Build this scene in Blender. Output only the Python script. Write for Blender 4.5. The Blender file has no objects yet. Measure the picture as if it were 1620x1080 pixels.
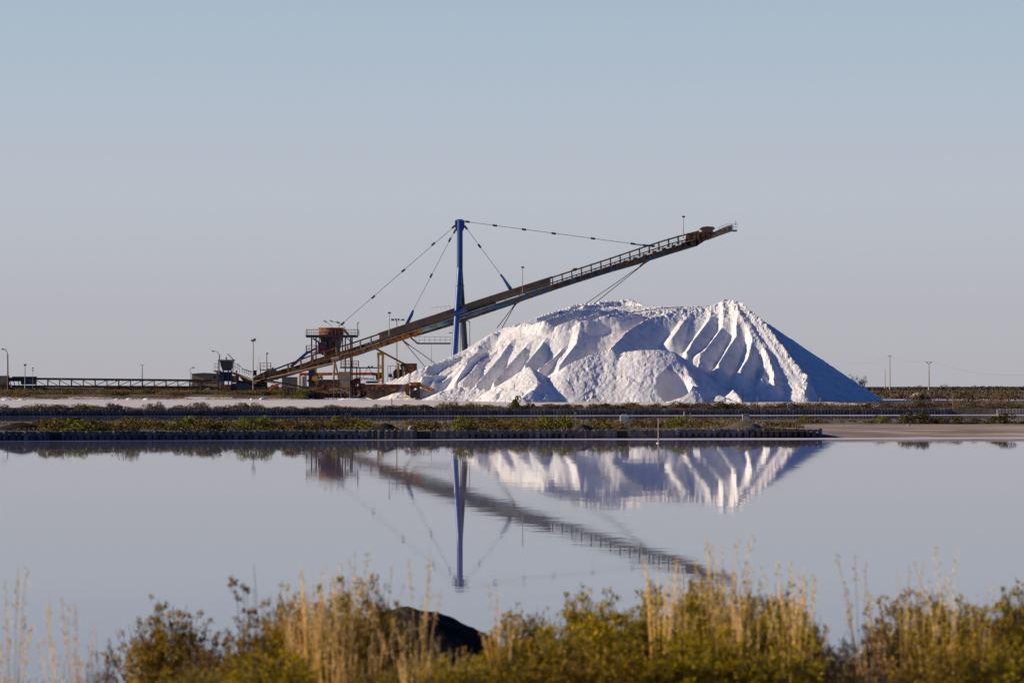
import bpy, math, random
import numpy as np
from mathutils import Vector, Matrix
random.seed(7)
S = bpy.context.scene
COL = S.collection

# ------------------------------------------------------------------ camera, sky, sun, exposure
F_PX, CX, HY, EYE = 4500.0, 810.0, 611.0, 4.0      # 100 mm lens, horizon row of the photograph, eye height above the water
cam_d = bpy.data.cameras.new("camera")
cam = bpy.data.objects.new("camera", cam_d); COL.objects.link(cam)
cam.location = (0, 0, EYE); cam.rotation_euler = (math.radians(90), 0, 0)
cam_d.sensor_width = 36.0; cam_d.lens = 100.0
cam_d.shift_y = (HY - 540.0) / 1620.0
cam_d.clip_start = 0.5; cam_d.clip_end = 60000
cam_d.dof.use_dof = True; cam_d.dof.focus_distance = 560.0; cam_d.dof.aperture_fstop = 5.0
S.camera = cam

SUN_EL, SUN_ROT = math.radians(17.5), math.radians(-94)   # sun at the left
sd = Vector((math.sin(SUN_ROT) * math.cos(SUN_EL), math.cos(SUN_ROT) * math.cos(SUN_EL), math.sin(SUN_EL)))
W = bpy.data.worlds.new("World"); S.world = W; W.use_nodes = True
wn = W.node_tree.nodes; wl = W.node_tree.links
bg = wn["Background"]
sky = wn.new("ShaderNodeTexSky"); sky.sky_type = 'NISHITA'; sky.sun_disc = False
sky.sun_elevation = SUN_EL; sky.sun_rotation = SUN_ROT
sky.altitude = 0; sky.air_density = 1.0; sky.dust_density = 1.5; sky.ozone_density = 2.0
# the band of pale air along the horizon, blended into the physical sky by elevation
wt = wn.new("ShaderNodeTexCoord"); ws = wn.new("ShaderNodeSeparateXYZ"); wl.new(wt.outputs["Generated"], ws.inputs[0])
cr = wn.new("ShaderNodeValToRGB"); wl.new(ws.outputs[2], cr.inputs[0]); SKY_K = 0.10
cr.color_ramp.elements[0].position = 0.0; cr.color_ramp.elements[0].color = (0.43,0.425,0.46,1)
cr.color_ramp.elements[1].position = 0.5; cr.color_ramp.elements[1].color = (0.02,0.08,0.28,1)
for p_, c_ in ((0.03,(0.455,0.458,0.50,1)),(0.065,(0.47,0.51,0.57,1)),(0.10,(0.43,0.50,0.585,1)),(0.135,(0.385,0.485,0.58,1)),(0.17,(0.20,0.36,0.56,1)),(0.24,(0.045,0.14,0.36,1))):
    e = cr.color_ramp.elements.new(p_); e.color = c_
sc_ = wn.new("ShaderNodeVectorMath"); sc_.operation = 'SCALE'; wl.new(cr.outputs[0], sc_.inputs[0]); sc_.inputs["Scale"].default_value = 0.93/SKY_K
sky_t = wn.new("ShaderNodeVectorMath"); sky_t.operation = 'MULTIPLY'; wl.new(sky.outputs[0], sky_t.inputs[0]); sky_t.inputs[1].default_value = (0.26,0.46,0.85)
mr = wn.new("ShaderNodeMapRange"); mr.inputs[1].default_value = 0.14; mr.inputs[2].default_value = 0.5; wl.new(ws.outputs[2], mr.inputs[0])
mx = wn.new("ShaderNodeMix"); mx.data_type = 'RGBA'; wl.new(mr.outputs[0], mx.inputs[0]); wl.new(sc_.outputs[0], mx.inputs[6]); wl.new(sky_t.outputs[0], mx.inputs[7])
# the half of the sky away from the sun and behind the camera is deeper
fx = wn.new("ShaderNodeMapRange"); fx.inputs[1].default_value = 0.25; fx.inputs[2].default_value = 0.95; wl.new(ws.outputs[0], fx.inputs[0])
fy = wn.new("ShaderNodeMapRange"); fy.inputs[1].default_value = 0.6; fy.inputs[2].default_value = -0.6; wl.new(ws.outputs[1], fy.inputs[0])
fm = wn.new("ShaderNodeMath"); fm.operation = 'MAXIMUM'; wl.new(fx.outputs[0], fm.inputs[0]); wl.new(fy.outputs[0], fm.inputs[1])
fc = wn.new("ShaderNodeMix"); fc.data_type = 'RGBA'; wl.new(fm.outputs[0], fc.inputs[0]); fc.inputs[6].default_value = (1,1,1,1); fc.inputs[7].default_value = (0.27,0.52,0.80,1)
fs = wn.new("ShaderNodeVectorMath"); fs.operation = 'MULTIPLY'; wl.new(mx.outputs[2], fs.inputs[0]); wl.new(fc.outputs[2], fs.inputs[1])
wl.new(fs.outputs[0], bg.inputs[0]); bg.inputs[1].default_value = SKY_K
sun_d = bpy.data.lights.new("sun", 'SUN'); sun_d.energy = 5.0; sun_d.angle = math.radians(0.5); sun_d.color = (1.0, 0.855, 0.65)
sun = bpy.data.objects.new("sun", sun_d); COL.objects.link(sun)
sun.rotation_euler = sd.to_track_quat('Z', 'Y').to_euler(); sun.location = (-60, 100, 60)
S.view_settings.view_transform = 'Standard'; S.view_settings.look = 'None'
S.view_settings.exposure = 0.13; S.view_settings.gamma = 1.0; S.view_settings.use_curve_mapping = False

# ------------------------------------------------------------------ helpers
def P(px, py, D):
    return Vector(((px - CX) * D / F_PX, D, EYE - (py - HY) * D / F_PX))

def lin(r, g, b):
    f = lambda c: (c / 12.92) if c <= 0.04045 else ((c + 0.055) / 1.055) ** 2.4
    return (f(r / 255), f(g / 255), f(b / 255), 1.0)

def mat(name, c1, c2=None, scale=1.0, lo=0.4, hi=0.6, rough=0.7, bump=0.0, bscale=None, metal=0.0, c3=None, s3=4.0, island=0.0, stretch=None, spec=None):
    m = bpy.data.materials.new(name); m.use_nodes = True
    n = m.node_tree.nodes; l = m.node_tree.links
    b = n["Principled BSDF"]; b.inputs["Roughness"].default_value = rough; b.inputs["Metallic"].default_value = metal
    if spec is not None: b.inputs["Specular IOR Level"].default_value = spec
    tc = n.new("ShaderNodeTexCoord"); src = tc.outputs["Object"]
    if stretch:
        mp = n.new("ShaderNodeMapping"); mp.inputs["Scale"].default_value = stretch; l.new(src, mp.inputs[0]); src = mp.outputs[0]
    out = None
    if c2 is not None:
        t = n.new("ShaderNodeTexNoise"); t.inputs["Scale"].default_value = scale; t.inputs["Detail"].default_value = 6; t.inputs["Roughness"].default_value = 0.6
        l.new(src, t.inputs["Vector"])
        r = n.new("ShaderNodeMapRange"); r.inputs[1].default_value = lo; r.inputs[2].default_value = hi; l.new(t.outputs[0], r.inputs[0])
        x = n.new("ShaderNodeMix"); x.data_type = 'RGBA'; x.inputs[6].default_value = c1; x.inputs[7].default_value = c2
        l.new(r.outputs[0], x.inputs[0]); out = x.outputs[2]
    if c3 is not None:
        t = n.new("ShaderNodeTexNoise"); t.inputs["Scale"].default_value = s3; t.inputs["Detail"].default_value = 4; l.new(src, t.inputs["Vector"])
        r = n.new("ShaderNodeMapRange"); r.inputs[1].default_value = 0.52; r.inputs[2].default_value = 0.66; l.new(t.outputs[0], r.inputs[0])
        x = n.new("ShaderNodeMix"); x.data_type = 'RGBA'; x.inputs[7].default_value = c3
        if out is not None: l.new(out, x.inputs[6])
        else: x.inputs[6].default_value = c1
        l.new(r.outputs[0], x.inputs[0]); out = x.outputs[2]
    if island > 0:
        g = n.new("ShaderNodeNewGeometry"); oi = n.new("ShaderNodeObjectInfo")
        ad = n.new("ShaderNodeMath"); ad.operation = 'MULTIPLY_ADD'; ad.inputs[1].default_value = 0.35; l.new(oi.outputs["Random"], ad.inputs[0]); l.new(g.outputs["Random Per Island"], ad.inputs[2])
        r = n.new("ShaderNodeMapRange"); r.inputs[1].default_value = 0.0; r.inputs[2].default_value = 1.35
        r.inputs[3].default_value = 1 - island; r.inputs[4].default_value = 1 + island; l.new(ad.outputs[0], r.inputs[0])
        h = n.new("ShaderNodeHueSaturation"); l.new(r.outputs[0], h.inputs["Value"])
        if out is not None: l.new(out, h.inputs["Color"])
        else: h.inputs["Color"].default_value = c1
        out = h.outputs[0]
    if out is not None: l.new(out, b.inputs["Base Color"])
    else: b.inputs["Base Color"].default_value = c1
    if bump > 0:
        t = n.new("ShaderNodeTexNoise"); t.inputs["Scale"].default_value = bscale or scale * 4; t.inputs["Detail"].default_value = 5; l.new(src, t.inputs["Vector"])
        bp = n.new("ShaderNodeBump"); bp.inputs["Strength"].default_value = 1.0; bp.inputs["Distance"].default_value = bump
        l.new(t.outputs[0], bp.inputs["Height"]); l.new(bp.outputs[0], b.inputs["Normal"])
    return m

def add_mesh(name, v, f, m, parent=None, smooth=False):
    me = bpy.data.meshes.new(name)
    if isinstance(v, np.ndarray): v = v.tolist()
    if isinstance(f, np.ndarray): f = f.tolist()
    if parent is not None:
        o = parent
        off = Vector((0, 0, 0))
        while o is not None: off = off + o.location; o = o.parent
        v = [(a[0] - off.x, a[1] - off.y, a[2] - off.z) for a in v]
    me.from_pydata(v, [], f); me.update()
    me.materials.append(m)
    if smooth: me.shade_smooth()
    o = bpy.data.objects.new(name, me); COL.objects.link(o)
    if parent is not None: o.parent = parent
    return o

def tag(o, label=None, cat=None, group=None, kind=None):
    if label: o["label"] = label
    if cat: o["category"] = cat
    if group: o["group"] = group
    if kind: o["kind"] = kind
    return o

def thing(name, label, cat, loc, group=None):
    o = bpy.data.objects.new(name, None); COL.objects.link(o); o.location = loc; o.empty_display_size = 0.3
    return tag(o, label, cat, group)

SPLIT = {'walkway_brackets': 'walkway_bracket', 'web_stiffeners': 'web_stiffener', 'stiffener_plates': 'stiffener_plate', 'brace': 'brace', 'casing_ribs': 'casing_rib', 'under_frame': 'frame_strut',
         'trestle_legs': 'trestle_leg', 'guy_anchors': 'guy_anchor', 'silo_tanks': 'silo_tank', 'drive_rods': 'drive_rod', 'bearing_caps': 'bearing_cap', 'head_brackets': 'head_bracket', 'gate_posts': 'gate_post',
         'outrigger': 'outrigger', 'idlers': 'idler', 'support_leg': 'support_leg', 'belt_cover': 'belt_cover', 'mast_ring': 'mast_ring', 'draw_bar': 'draw_bar', 'bin_casing': 'bin_casing', 'yellow_engine': 'yellow_engine', 'lower_platform': 'lower_platform'}
class MB:
    def __init__(s): s.v = []; s.f = []; s.parts = []
    def add(s, v, f):
        s.parts.append(([tuple(a) for a in v], [tuple(q) for q in f]))
        k = len(s.v); s.v += [tuple(a) for a in v]; s.f += [tuple(i + k for i in q) for q in f]; return s
    def box(s, x0, x1, y0, y1, z0, z1):
        v = [(x0,y0,z0),(x1,y0,z0),(x1,y1,z0),(x0,y1,z0),(x0,y0,z1),(x1,y0,z1),(x1,y1,z1),(x0,y1,z1)]
        return s.add(v, [(0,3,2,1),(4,5,6,7),(0,1,5,4),(1,2,6,5),(2,3,7,6),(3,0,4,7)])
    def prect(s, x0, y0, x1, y1, D, dep):          # box whose front face spans a region at distance D
        a = P(x0, y1, D); b = P(x1, y0, D)
        return s.box(a.x, b.x, D, D + dep, a.z, b.z)
    def beam(s, p, q, w, h=None, up=Vector((0,0,1))):
        h = h or w; p = Vector(p); q = Vector(q); d = (q - p).normalized()
        u = up if abs(d.dot(up)) < 0.98 else Vector((0,1,0))
        a = d.cross(u).normalized(); b = a.cross(d).normalized()
        v = []
        for c in (p, q):
            for i, j in ((-1,-1),(1,-1),(1,1),(-1,1)): v.append(c + a*(i*w/2) + b*(j*h/2))
        return s.add(v, [(0,3,2,1),(4,5,6,7),(0,1,5,4),(1,2,6,5),(2,3,7,6),(3,0,4,7)])
    def tube(s, p, q, r, r2=None, n=8, caps=True):
        r2 = r if r2 is None else r2; p = Vector(p); q = Vector(q); d = (q - p).normalized()
        u = Vector((0,0,1)) if abs(d.z) < 0.95 else Vector((0,1,0))
        a = d.cross(u).normalized(); b = a.cross(d).normalized(); v = []
        for c, rr in ((p, r), (q, r2)):
            for i in range(n):
                t = 2*math.pi*i/n; v.append(c + a*(math.cos(t)*rr) + b*(math.sin(t)*rr))
        f = [(i, n+i, n+(i+1)%n, (i+1)%n) for i in range(n)]
        if caps: f += [tuple(range(n)), tuple(range(2*n-1, n-1, -1))]
        return s.add(v, f)
    def path(s, pts, r, n=6):
        for a, b in zip(pts, pts[1:]): s.tube(a, b, r, n=n)
        return s
    def slab(s, poly, D, dep):                      # region outline at distance D pushed back by dep
        n = len(poly); a = [P(x, y, D) for x, y in poly]; b = [c + Vector((0, dep, 0)) for c in a]
        f = [tuple(range(n)), tuple(range(2*n-1, n-1, -1))] + [(i, n+i, n+(i+1)%n, (i+1)%n) for i in range(n)]
        return s.add(a + b, f)
    def disc(s, c, ax, r, w, n=16):
        c = Vector(c); ax = Vector(ax).normalized(); return s.tube(c - ax*w/2, c + ax*w/2, r, n=n)
    def rail(s, p, q, h, n, r=0.03, mid=True):      # railing: n+1 posts, hand rail and mid rail
        p = Vector(p); q = Vector(q); up = Vector((0,0,h))
        for i in range(n+1):
            c = p.lerp(q, i/n); s.tube(c, c + up, r, n=4)
        s.tube(p + up, q + up, r, n=4)
        if mid: s.tube(p + up*0.5, q + up*0.5, r*0.8, n=4)
        return s
    def build(s, name, m, parent=None, smooth=False):
        if name in SPLIT and parent is not None:
            for v, f in s.parts: o = add_mesh(SPLIT[name], v, f, m, parent, smooth)
            return o
        return add_mesh(name, s.v, s.f, m, parent, smooth)

def vnoise(x, y, seed=0):
    xi = np.floor(x).astype(np.int64); yi = np.floor(y).astype(np.int64); fx = x - xi; fy = y - yi
    fx = fx*fx*(3-2*fx); fy = fy*fy*(3-2*fy)
    def h(a, b):
        k = (a*374761393 + b*668265263 + seed*1442695041) & 0xffffffff
        k = ((k ^ (k >> 13)) * 1274126177) & 0xffffffff
        return ((k ^ (k >> 16)) & 0xffff) / 65535.0
    return (h(xi,yi)*(1-fx)+h(xi+1,yi)*fx)*(1-fy) + (h(xi,yi+1)*(1-fx)+h(xi+1,yi+1)*fx)*fy
def fbm(x, y, seed=0, o=4, g=0.5):
    r = 0; a = 1; t = 0
    for i in range(o):
        r = r + a*vnoise(x*2**i, y*2**i, seed+i*17); t += a; a *= g
    return r/t
def sstep(a, b, x):
    t = np.clip((np.asarray(x, float)-a)/(b-a), 0, 1); return t*t*(3-2*t)
def grid_mesh(name, X, Y, Z, m, keep=None, smooth=True):
    ny, nx = X.shape
    v = np.stack([X.ravel(), Y.ravel(), Z.ravel()], 1)
    i = np.arange(ny*nx).reshape(ny, nx)
    f = np.stack([i[:-1,:-1], i[:-1,1:], i[1:,1:], i[1:,:-1]], -1).reshape(-1, 4)
    if keep is not None:
        k = (keep[:-1,:-1] | keep[:-1,1:] | keep[1:,1:] | keep[1:,:-1]).ravel(); f = f[k]
        u, inv = np.unique(f, return_inverse=True); v = v[u]; f = inv.reshape(f.shape)
    return add_mesh(name, v, f, m, None, smooth)

# ------------------------------------------------------------------ materials
M = {}
M['salt'] = mat('salt', (0.84,0.81,0.80,1), (0.77,0.735,0.73,1), 0.12, 0.35, 0.65, rough=0.85, bump=0.06, bscale=2.2, c3=(0.69,0.64,0.61,1), s3=0.55)
M['salt_road'] = mat('packed_salt', (0.88,0.75,0.68,1), (0.76,0.63,0.57,1), 0.05, 0.35, 0.65, rough=0.9, bump=0.05, bscale=1.5, stretch=(0.3,1,1))
M['earth'] = mat('earth', (0.13,0.10,0.07,1), (0.075,0.058,0.042,1), 0.25, 0.35, 0.65, rough=0.95, bump=0.08, bscale=2.0, c3=(0.20,0.16,0.13,1), s3=0.12)
M['dark_earth'] = mat('dark_earth', (0.022,0.018,0.016,1), (0.10,0.07,0.045,1), 1.5, rough=1.0, spec=0.05, bump=0.05, bscale=6)
M['black_earth'] = mat('black_earth', (0.020,0.017,0.016,1), (0.035,0.027,0.022,1), 1.5, rough=1.0, spec=0.05, bump=0.05, bscale=6)
M['sand'] = mat('sand_bank', (0.44,0.31,0.22,1), (0.25,0.17,0.125,1), 0.35, 0.42, 0.58, rough=0.95, bump=0.06, bscale=2.5, stretch=(0.25,1,1), c3=(0.62,0.50,0.42,1), s3=0.6)
M['boards'] = mat('weathered_boards', (0.14,0.13,0.14,1), (0.06,0.057,0.064,1), 1.2, rough=0.85, c3=(0.19,0.17,0.16,1), s3=1.7, island=0.45)
M['blue'] = mat('blue_paint', (0.014,0.055,0.23,1), (0.012,0.04,0.17,1), 0.4, rough=0.38, spec=0.4)
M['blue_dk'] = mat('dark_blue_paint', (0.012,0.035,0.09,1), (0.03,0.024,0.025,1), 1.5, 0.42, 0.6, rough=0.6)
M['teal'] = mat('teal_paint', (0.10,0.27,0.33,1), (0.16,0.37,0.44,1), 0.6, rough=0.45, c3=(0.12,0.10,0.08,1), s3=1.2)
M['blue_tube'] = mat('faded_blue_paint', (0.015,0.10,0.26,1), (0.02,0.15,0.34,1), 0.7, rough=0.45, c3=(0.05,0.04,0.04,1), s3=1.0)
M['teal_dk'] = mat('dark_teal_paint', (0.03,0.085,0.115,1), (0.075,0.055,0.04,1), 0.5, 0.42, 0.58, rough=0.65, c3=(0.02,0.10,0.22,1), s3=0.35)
M['rust'] = mat('rusty_steel', (0.34,0.12,0.025,1), (0.035,0.018,0.012,1), 0.75, 0.45, 0.55, rough=0.85, c3=(0.50,0.25,0.06,1), s3=1.4)
M['rust_dk'] = mat('dark_rust', (0.11,0.045,0.022,1), (0.022,0.015,0.013,1), 0.8, rough=0.85, c3=(0.34,0.12,0.035,1), s3=1.3)
M['rust_red'] = mat('red_rust', (0.24,0.055,0.028,1), (0.08,0.03,0.018,1), 0.9, rough=0.85, c3=(0.30,0.17,0.04,1), s3=0.9)
M['brown'] = mat('brown_cover', (0.125,0.09,0.068,1), (0.09,0.065,0.052,1), 0.5, rough=0.75, c3=(0.12,0.085,0.06,1), s3=0.8)
M['belt'] = mat('rubber_belt', (0.022,0.02,0.02,1), (0.04,0.035,0.03,1), 1.0, rough=0.8)
M['pale'] = mat('pale_steel', (0.36,0.29,0.22,1), (0.24,0.17,0.11,1), 0.8, rough=0.7)
M['tan'] = mat('tan_panel', (0.27,0.20,0.145,1), (0.22,0.16,0.115,1), 0.4, rough=0.75)
M['cable'] = mat('dark_cable', (0.035,0.03,0.03,1), (0.05,0.045,0.04,1), 1.0, rough=0.6)
M['black'] = mat('black_rubber', (0.018,0.017,0.018,1), (0.03,0.027,0.025,1), 1.0, rough=0.8)
M['galv'] = mat('galvanised_steel', (0.33,0.31,0.29,1), (0.24,0.22,0.20,1), 1.0, rough=0.55, metal=0.3)
M['brownpole'] = mat('brown_steel_pole', (0.14,0.065,0.035,1), (0.08,0.04,0.025,1), 1.0, rough=0.7)
M['yellow'] = mat('yellow_paint', (0.62,0.33,0.03,1), (0.45,0.22,0.03,1), 0.9, rough=0.6)
M['orange'] = mat('orange_paint', (0.78,0.12,0.035,1), (0.60,0.09,0.03,1), 0.9, rough=0.5)
M['white'] = mat('white_paint', (0.75,0.75,0.78,1), (0.6,0.6,0.6,1), 1.0, rough=0.6)
M['concrete'] = mat('concrete', (0.46,0.41,0.38,1), (0.36,0.32,0.30,1), 1.5, rough=0.9, bump=0.02, bscale=6)
M['wood'] = mat('grey_wood', (0.33,0.26,0.20,1), (0.22,0.17,0.13,1), 2.0, rough=0.9)
M['redp'] = mat('red_paint', (0.45,0.05,0.03,1), (0.35,0.05,0.03,1), 2.0, rough=0.7)
M['ochre'] = mat('ochre_render', (0.42,0.31,0.20,1), (0.36,0.26,0.17,1), 0.5, rough=0.9)
M['roof'] = mat('grey_roof', (0.17,0.15,0.14,1), (0.12,0.11,0.10,1), 0.6, rough=0.8)
M['glass'] = mat('lamp_glass', (0.30,0.36,0.28,1), None, rough=0.25)
M['stone'] = mat('pale_stone', (0.40,0.36,0.36,1), (0.27,0.24,0.25,1), 2.0, rough=0.9, bump=0.05, bscale=4)
M['scrub'] = mat('scrub_leaves', (0.22,0.145,0.038,1), (0.11,0.095,0.028,1), 0.35, 0.42, 0.58, rough=0.9, c3=(0.24,0.14,0.075,1), s3=0.22, island=0.55, spec=0.1)
M['scrub_dark'] = mat('dark_scrub_leaves', (0.11,0.085,0.03,1), (0.065,0.055,0.02,1), 0.5, rough=0.9, c3=(0.16,0.11,0.045,1), s3=0.9, island=0.5, spec=0.1)
M['scrub_brown'] = mat('brown_scrub_leaves', (0.14,0.085,0.05,1), (0.075,0.052,0.032,1), 0.3, rough=0.9, c3=(0.19,0.14,0.105,1), s3=0.6, island=0.4, spec=0.1)
M['scrub_green'] = mat('green_scrub_leaves', (0.17,0.18,0.022,1), (0.22,0.18,0.03,1), 0.5, rough=0.9, c3=(0.10,0.10,0.025,1), s3=0.9, island=0.4, spec=0.1)
M['far_green'] = mat('far_leaves', (0.065,0.055,0.042,1), (0.045,0.042,0.036,1), 0.1, rough=0.95, island=0.35, spec=0.1)
M['bark'] = mat('bark', (0.10,0.075,0.055,1), (0.06,0.045,0.035,1), 3.0, rough=0.95)
# ------------------------------------------------------------------ land: one sheet from the photographer's bank to the horizon
def shear(D): return np.interp(D, [0, 60, 150, 290, 392, 560, 700], [0, 0, 0.2, 0.2, 0.17, 0.0, 0.0])
DW1, DW2 = 217.0, 392.0                       # the two board walls (distance on the centre line)
def land_z(x, d):
    """height at x and un-sheared row d"""
    x = np.asarray(x, float); d = np.asarray(d, float)
    near = np.interp(d, [0, 14, 18, 24, 30, 36, 40, 44, 60, 216.9, 217.15], [2.3, 2.3, 2.1, 1.62, 1.0, 0.45, 0.0, -0.8, -1.5, -1.5, 0.60])
    near = near-0.33*sstep(-1.7, -2.9, x)*sstep(9, 14, d)*(d < 60)
    bank = np.interp(d, [60, 205, 216.5, 219.5, 223, 229, 244], [-1.5, -0.9, -0.15, 0.14, 0.40, 0.56, 0.62])
    w = sstep(20.5, 27.0, x)
    z = near*(1-w) + np.where(d < 60, near, bank)*w
    z = np.where(d > 217.15, np.where(w > 0, 0.6*(1-w) + bank*w, 0.6), z)
    z = np.where(d > 286, np.interp(d, [286, 290, 294, 391.9, 392.15], [0.6, -0.1, -0.8, -0.8, 0.74]), z)
    z = np.where(d > 392.2, 0.76, z)
    up = 0.42*sstep(400, 575, d)*sstep(5, -25, x)*(1-sstep(800, 1100, d))
    lb = 1.15*sstep(588, 594, d)*sstep(-40, -47, x)*(1-sstep(760, 1000, d))
    z = z + up + lb
    nz = (fbm(x*0.12, d*0.12, 3, 4)-0.5)
    amp = np.where(d < 40, 0.25, np.where(d < 217.2, 0.0, np.where(d < 286, 0.22*(0.25+0.75*sstep(217.5, 222, d)), np.where(d < 392.2, 0.0, 0.10))))
    amp = np.where((d > 205) & (d < 246) & (w > 0.5), 0.12, amp)
    return z + nz*amp
def ground_at(x, y):
    d = y
    for _ in range(8): d = y - shear(d)*x
    return float(land_z(x, d))
rows = np.unique(np.concatenate([np.arange(2, 60, 0.8), np.arange(60, 200, 20), np.arange(200, 216.9, 1.4), [216.9, 217.15, 217.5], np.arange(218, 250, 0.8),
    np.arange(250, 286, 3), np.arange(286, 296, 1), np.arange(300, 391, 15), [391.9, 392.15, 393], np.arange(395, 620, 5), np.arange(588, 596, 1),
    np.geomspace(620, 30000, 60)]))
cols = np.unique(np.concatenate([-np.geomspace(30, 20000, 40), np.arange(-30, 34, 0.7), np.geomspace(34, 20000, 45), np.arange(-60, -30, 2), np.arange(34, 80, 2)]))
Xg, Dg = np.meshgrid(cols, rows)
lim = np.maximum(420, Dg*1.2)
Xg = np.clip(Xg, -lim, lim)
Yg = Dg + shear(Dg)*np.clip(Xg, -150, 150)
Zg = land_z(np.clip(Xg, -150, 150), Dg)
g = grid_mesh('ground', Xg, Yg, Zg, M['earth'])
g["kind"] = 'structure'

# laid sheets
def sheet(name, m, xs, ds, lift=0.02, mask=None):
    X, D = np.meshgrid(xs, ds); Y = D + shear(D)*X; Z = land_z(X, D) + lift
    k = None if mask is None else mask(X, D)
    o = grid_mesh(name, X, Y, Z, m, k); o["kind"] = 'structure'; return o
sheet('salt_flat', M['salt_road'], np.arange(-110, 66, 1.0), np.concatenate([np.arange(397, 560, 3.0), np.arange(560, 680, 1.0)]), 0.05,
      lambda X, D: (D < 588 + 3*fbm(X*0.2, D*0.2, 5)) | (X > -42))
sheet('salt_flat', M['salt_road'], np.arange(66, 150, 2.0), np.arange(604, 705, 3.0), 0.05)
sheet('sand_bank', M['sand'], np.arange(16, 90, 0.6), np.arange(216.9, 246, 0.7), 0.03, lambda X, D: X > 20+3*fbm(X*0.3, D*0.3, 8)+sstep(224, 218, D)*2)
sheet('dirt_track', M['sand'], np.arange(30, 140, 1.5), np.arange(412, 445, 2.0), 0.04, lambda X, D: X > 34+8*fbm(X*0.1, D*0.1, 2))

# water: still brine
def water_mat(name, eps, col, rough, foam=False):
    m = bpy.data.materials.new(name); m.use_nodes = True; n = m.node_tree.nodes; l = m.node_tree.links
    b = n["Principled BSDF"]; b.inputs["Base Color"].default_value = col; b.inputs["Roughness"].default_value = rough; b.inputs["IOR"].default_value = 1.34
    tc = n.new("ShaderNodeTexCoord"); acc = None
    for sc, am in (((0.25, 1.4, 1), 0.7), ((2.0, 7.0, 1), 1.0)):
        mp = n.new("ShaderNodeMapping"); mp.inputs["Scale"].default_value = sc; l.new(tc.outputs["Object"], mp.inputs[0])
        t = n.new("ShaderNodeTexNoise"); t.inputs["Scale"].default_value = 1.0; t.inputs["Detail"].default_value = 2; l.new(mp.outputs[0], t.inputs["Vector"])
        v = n.new("ShaderNodeVectorMath"); v.operation = 'SUBTRACT'; l.new(t.outputs["Color"], v.inputs[0]); v.inputs[1].default_value = (0.5, 0.5, 0.5)
        s = n.new("ShaderNodeVectorMath"); s.operation = 'MULTIPLY'; l.new(v.outputs[0], s.inputs[0]); s.inputs[1].default_value = (eps*am*0.35, eps*am, 0)
        if acc is None: acc = s.outputs[0]
        else:
            a = n.new("ShaderNodeVectorMath"); l.new(acc, a.inputs[0]); l.new(s.outputs[0], a.inputs[1]); acc = a.outputs[0]
    a = n.new("ShaderNodeVectorMath"); l.new(acc, a.inputs[0]); a.inputs[1].default_value = (0, 0, 1)
    nn = n.new("ShaderNodeVectorMath"); nn.operation = 'NORMALIZE'; l.new(a.outputs[0], nn.inputs[0]); l.new(nn.outputs[0], b.inputs["Normal"])
    return m
M['water'] = water_mat('still_brine', 0.0045, (0.23, 0.215, 0.27, 1), 0.022)
M['water2'] = water_mat('basin_brine', 0.004, (0.23, 0.215, 0.27, 1), 0.02)
w = MB(); w.add([(-400,20,0),(400,20,0),(400,224+.2*400,0),(-400,224-.2*400,0)], [(0,1,2,3)])
w.build('water', M['water'])["kind"] = 'structure'
w = MB(); w.add([(-400,284-.2*400,0),(400,284+.2*400,0),(400,392.05+.17*400,0),(-400,392.05-.17*400,0)], [(0,1,2,3)])
w.build('water', M['water2'])["kind"] = 'structure'

# thin skin of salt foam along the water's edge
def foam_mat():
    m = bpy.data.materials.new('salt_foam'); m.use_nodes = True; n = m.node_tree.nodes; l = m.node_tree.links
    b = n["Principled BSDF"]; b.inputs["Roughness"].default_value = 0.5
    tc = n.new("ShaderNodeTexCoord"); sp = n.new("ShaderNodeSeparateXYZ"); l.new(tc.outputs["Object"], sp.inputs[0])
    r = n.new("ShaderNodeMapRange"); r.inputs[1].default_value = -20; r.inputs[2].default_value = 12; l.new(sp.outputs[0], r.inputs[0])
    t = n.new("ShaderNodeTexNoise"); t.inputs["Scale"].default_value = 0.15; t.inputs["Detail"].default_value = 5; l.new(tc.outputs["Object"], t.inputs[0])
    ma = n.new("ShaderNodeMath"); ma.operation = 'MULTIPLY_ADD'; ma.inputs[1].default_value = 0.5; l.new(t.outputs[0], ma.inputs[0]); l.new(r.outputs[0], ma.inputs[2])
    r2 = n.new("ShaderNodeMapRange"); r2.inputs[1].default_value = 0.2; r2.inputs[2].default_value = 1.2; l.new(ma.outputs[0], r2.inputs[0])
    x = n.new("ShaderNodeMix"); x.data_type = 'RGBA'; x.inputs[6].default_value = (0.06,0.055,0.13,1); x.inputs[7].default_value = (0.80,0.66,0.66,1)
    l.new(r2.outputs[0], x.inputs[0]); l.new(x.outputs[2], b.inputs["Base Color"])
    return m
M['foam'] = foam_mat()
def foam_strip(d0, wid, s, x0, x1, seed):
    xs = np.arange(x0, x1, 1.0); k = []
    f0 = d0 - wid(xs)*(0.8+0.4*fbm(xs*0.15, xs*0+seed, seed))
    X = np.stack([xs, xs], 0); Y = np.stack([f0 + s*xs, np.full_like(xs, d0) + s*xs], 0)
    o = grid_mesh('salt_foam', X, Y, np.full_like(X, 0.006), M['foam'])
    tag(o, kind='stuff'); return o
tag(foam_strip(216.85, lambda x: np.interp(x, [-40, 0, 15, 24, 60], [3.5, 5, 7, 8, 8]), 0.2, -60, 70, 3), 'thin line of pale salt foam along the edge of the lake', 'salt foam')
tag(foam_strip(391.7, lambda x: np.interp(x, [-40, 20, 60], [5, 9, 12]), 0.17, -90, 110, 4), 'thin pale salt line below the far board wall', 'salt foam')

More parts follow.
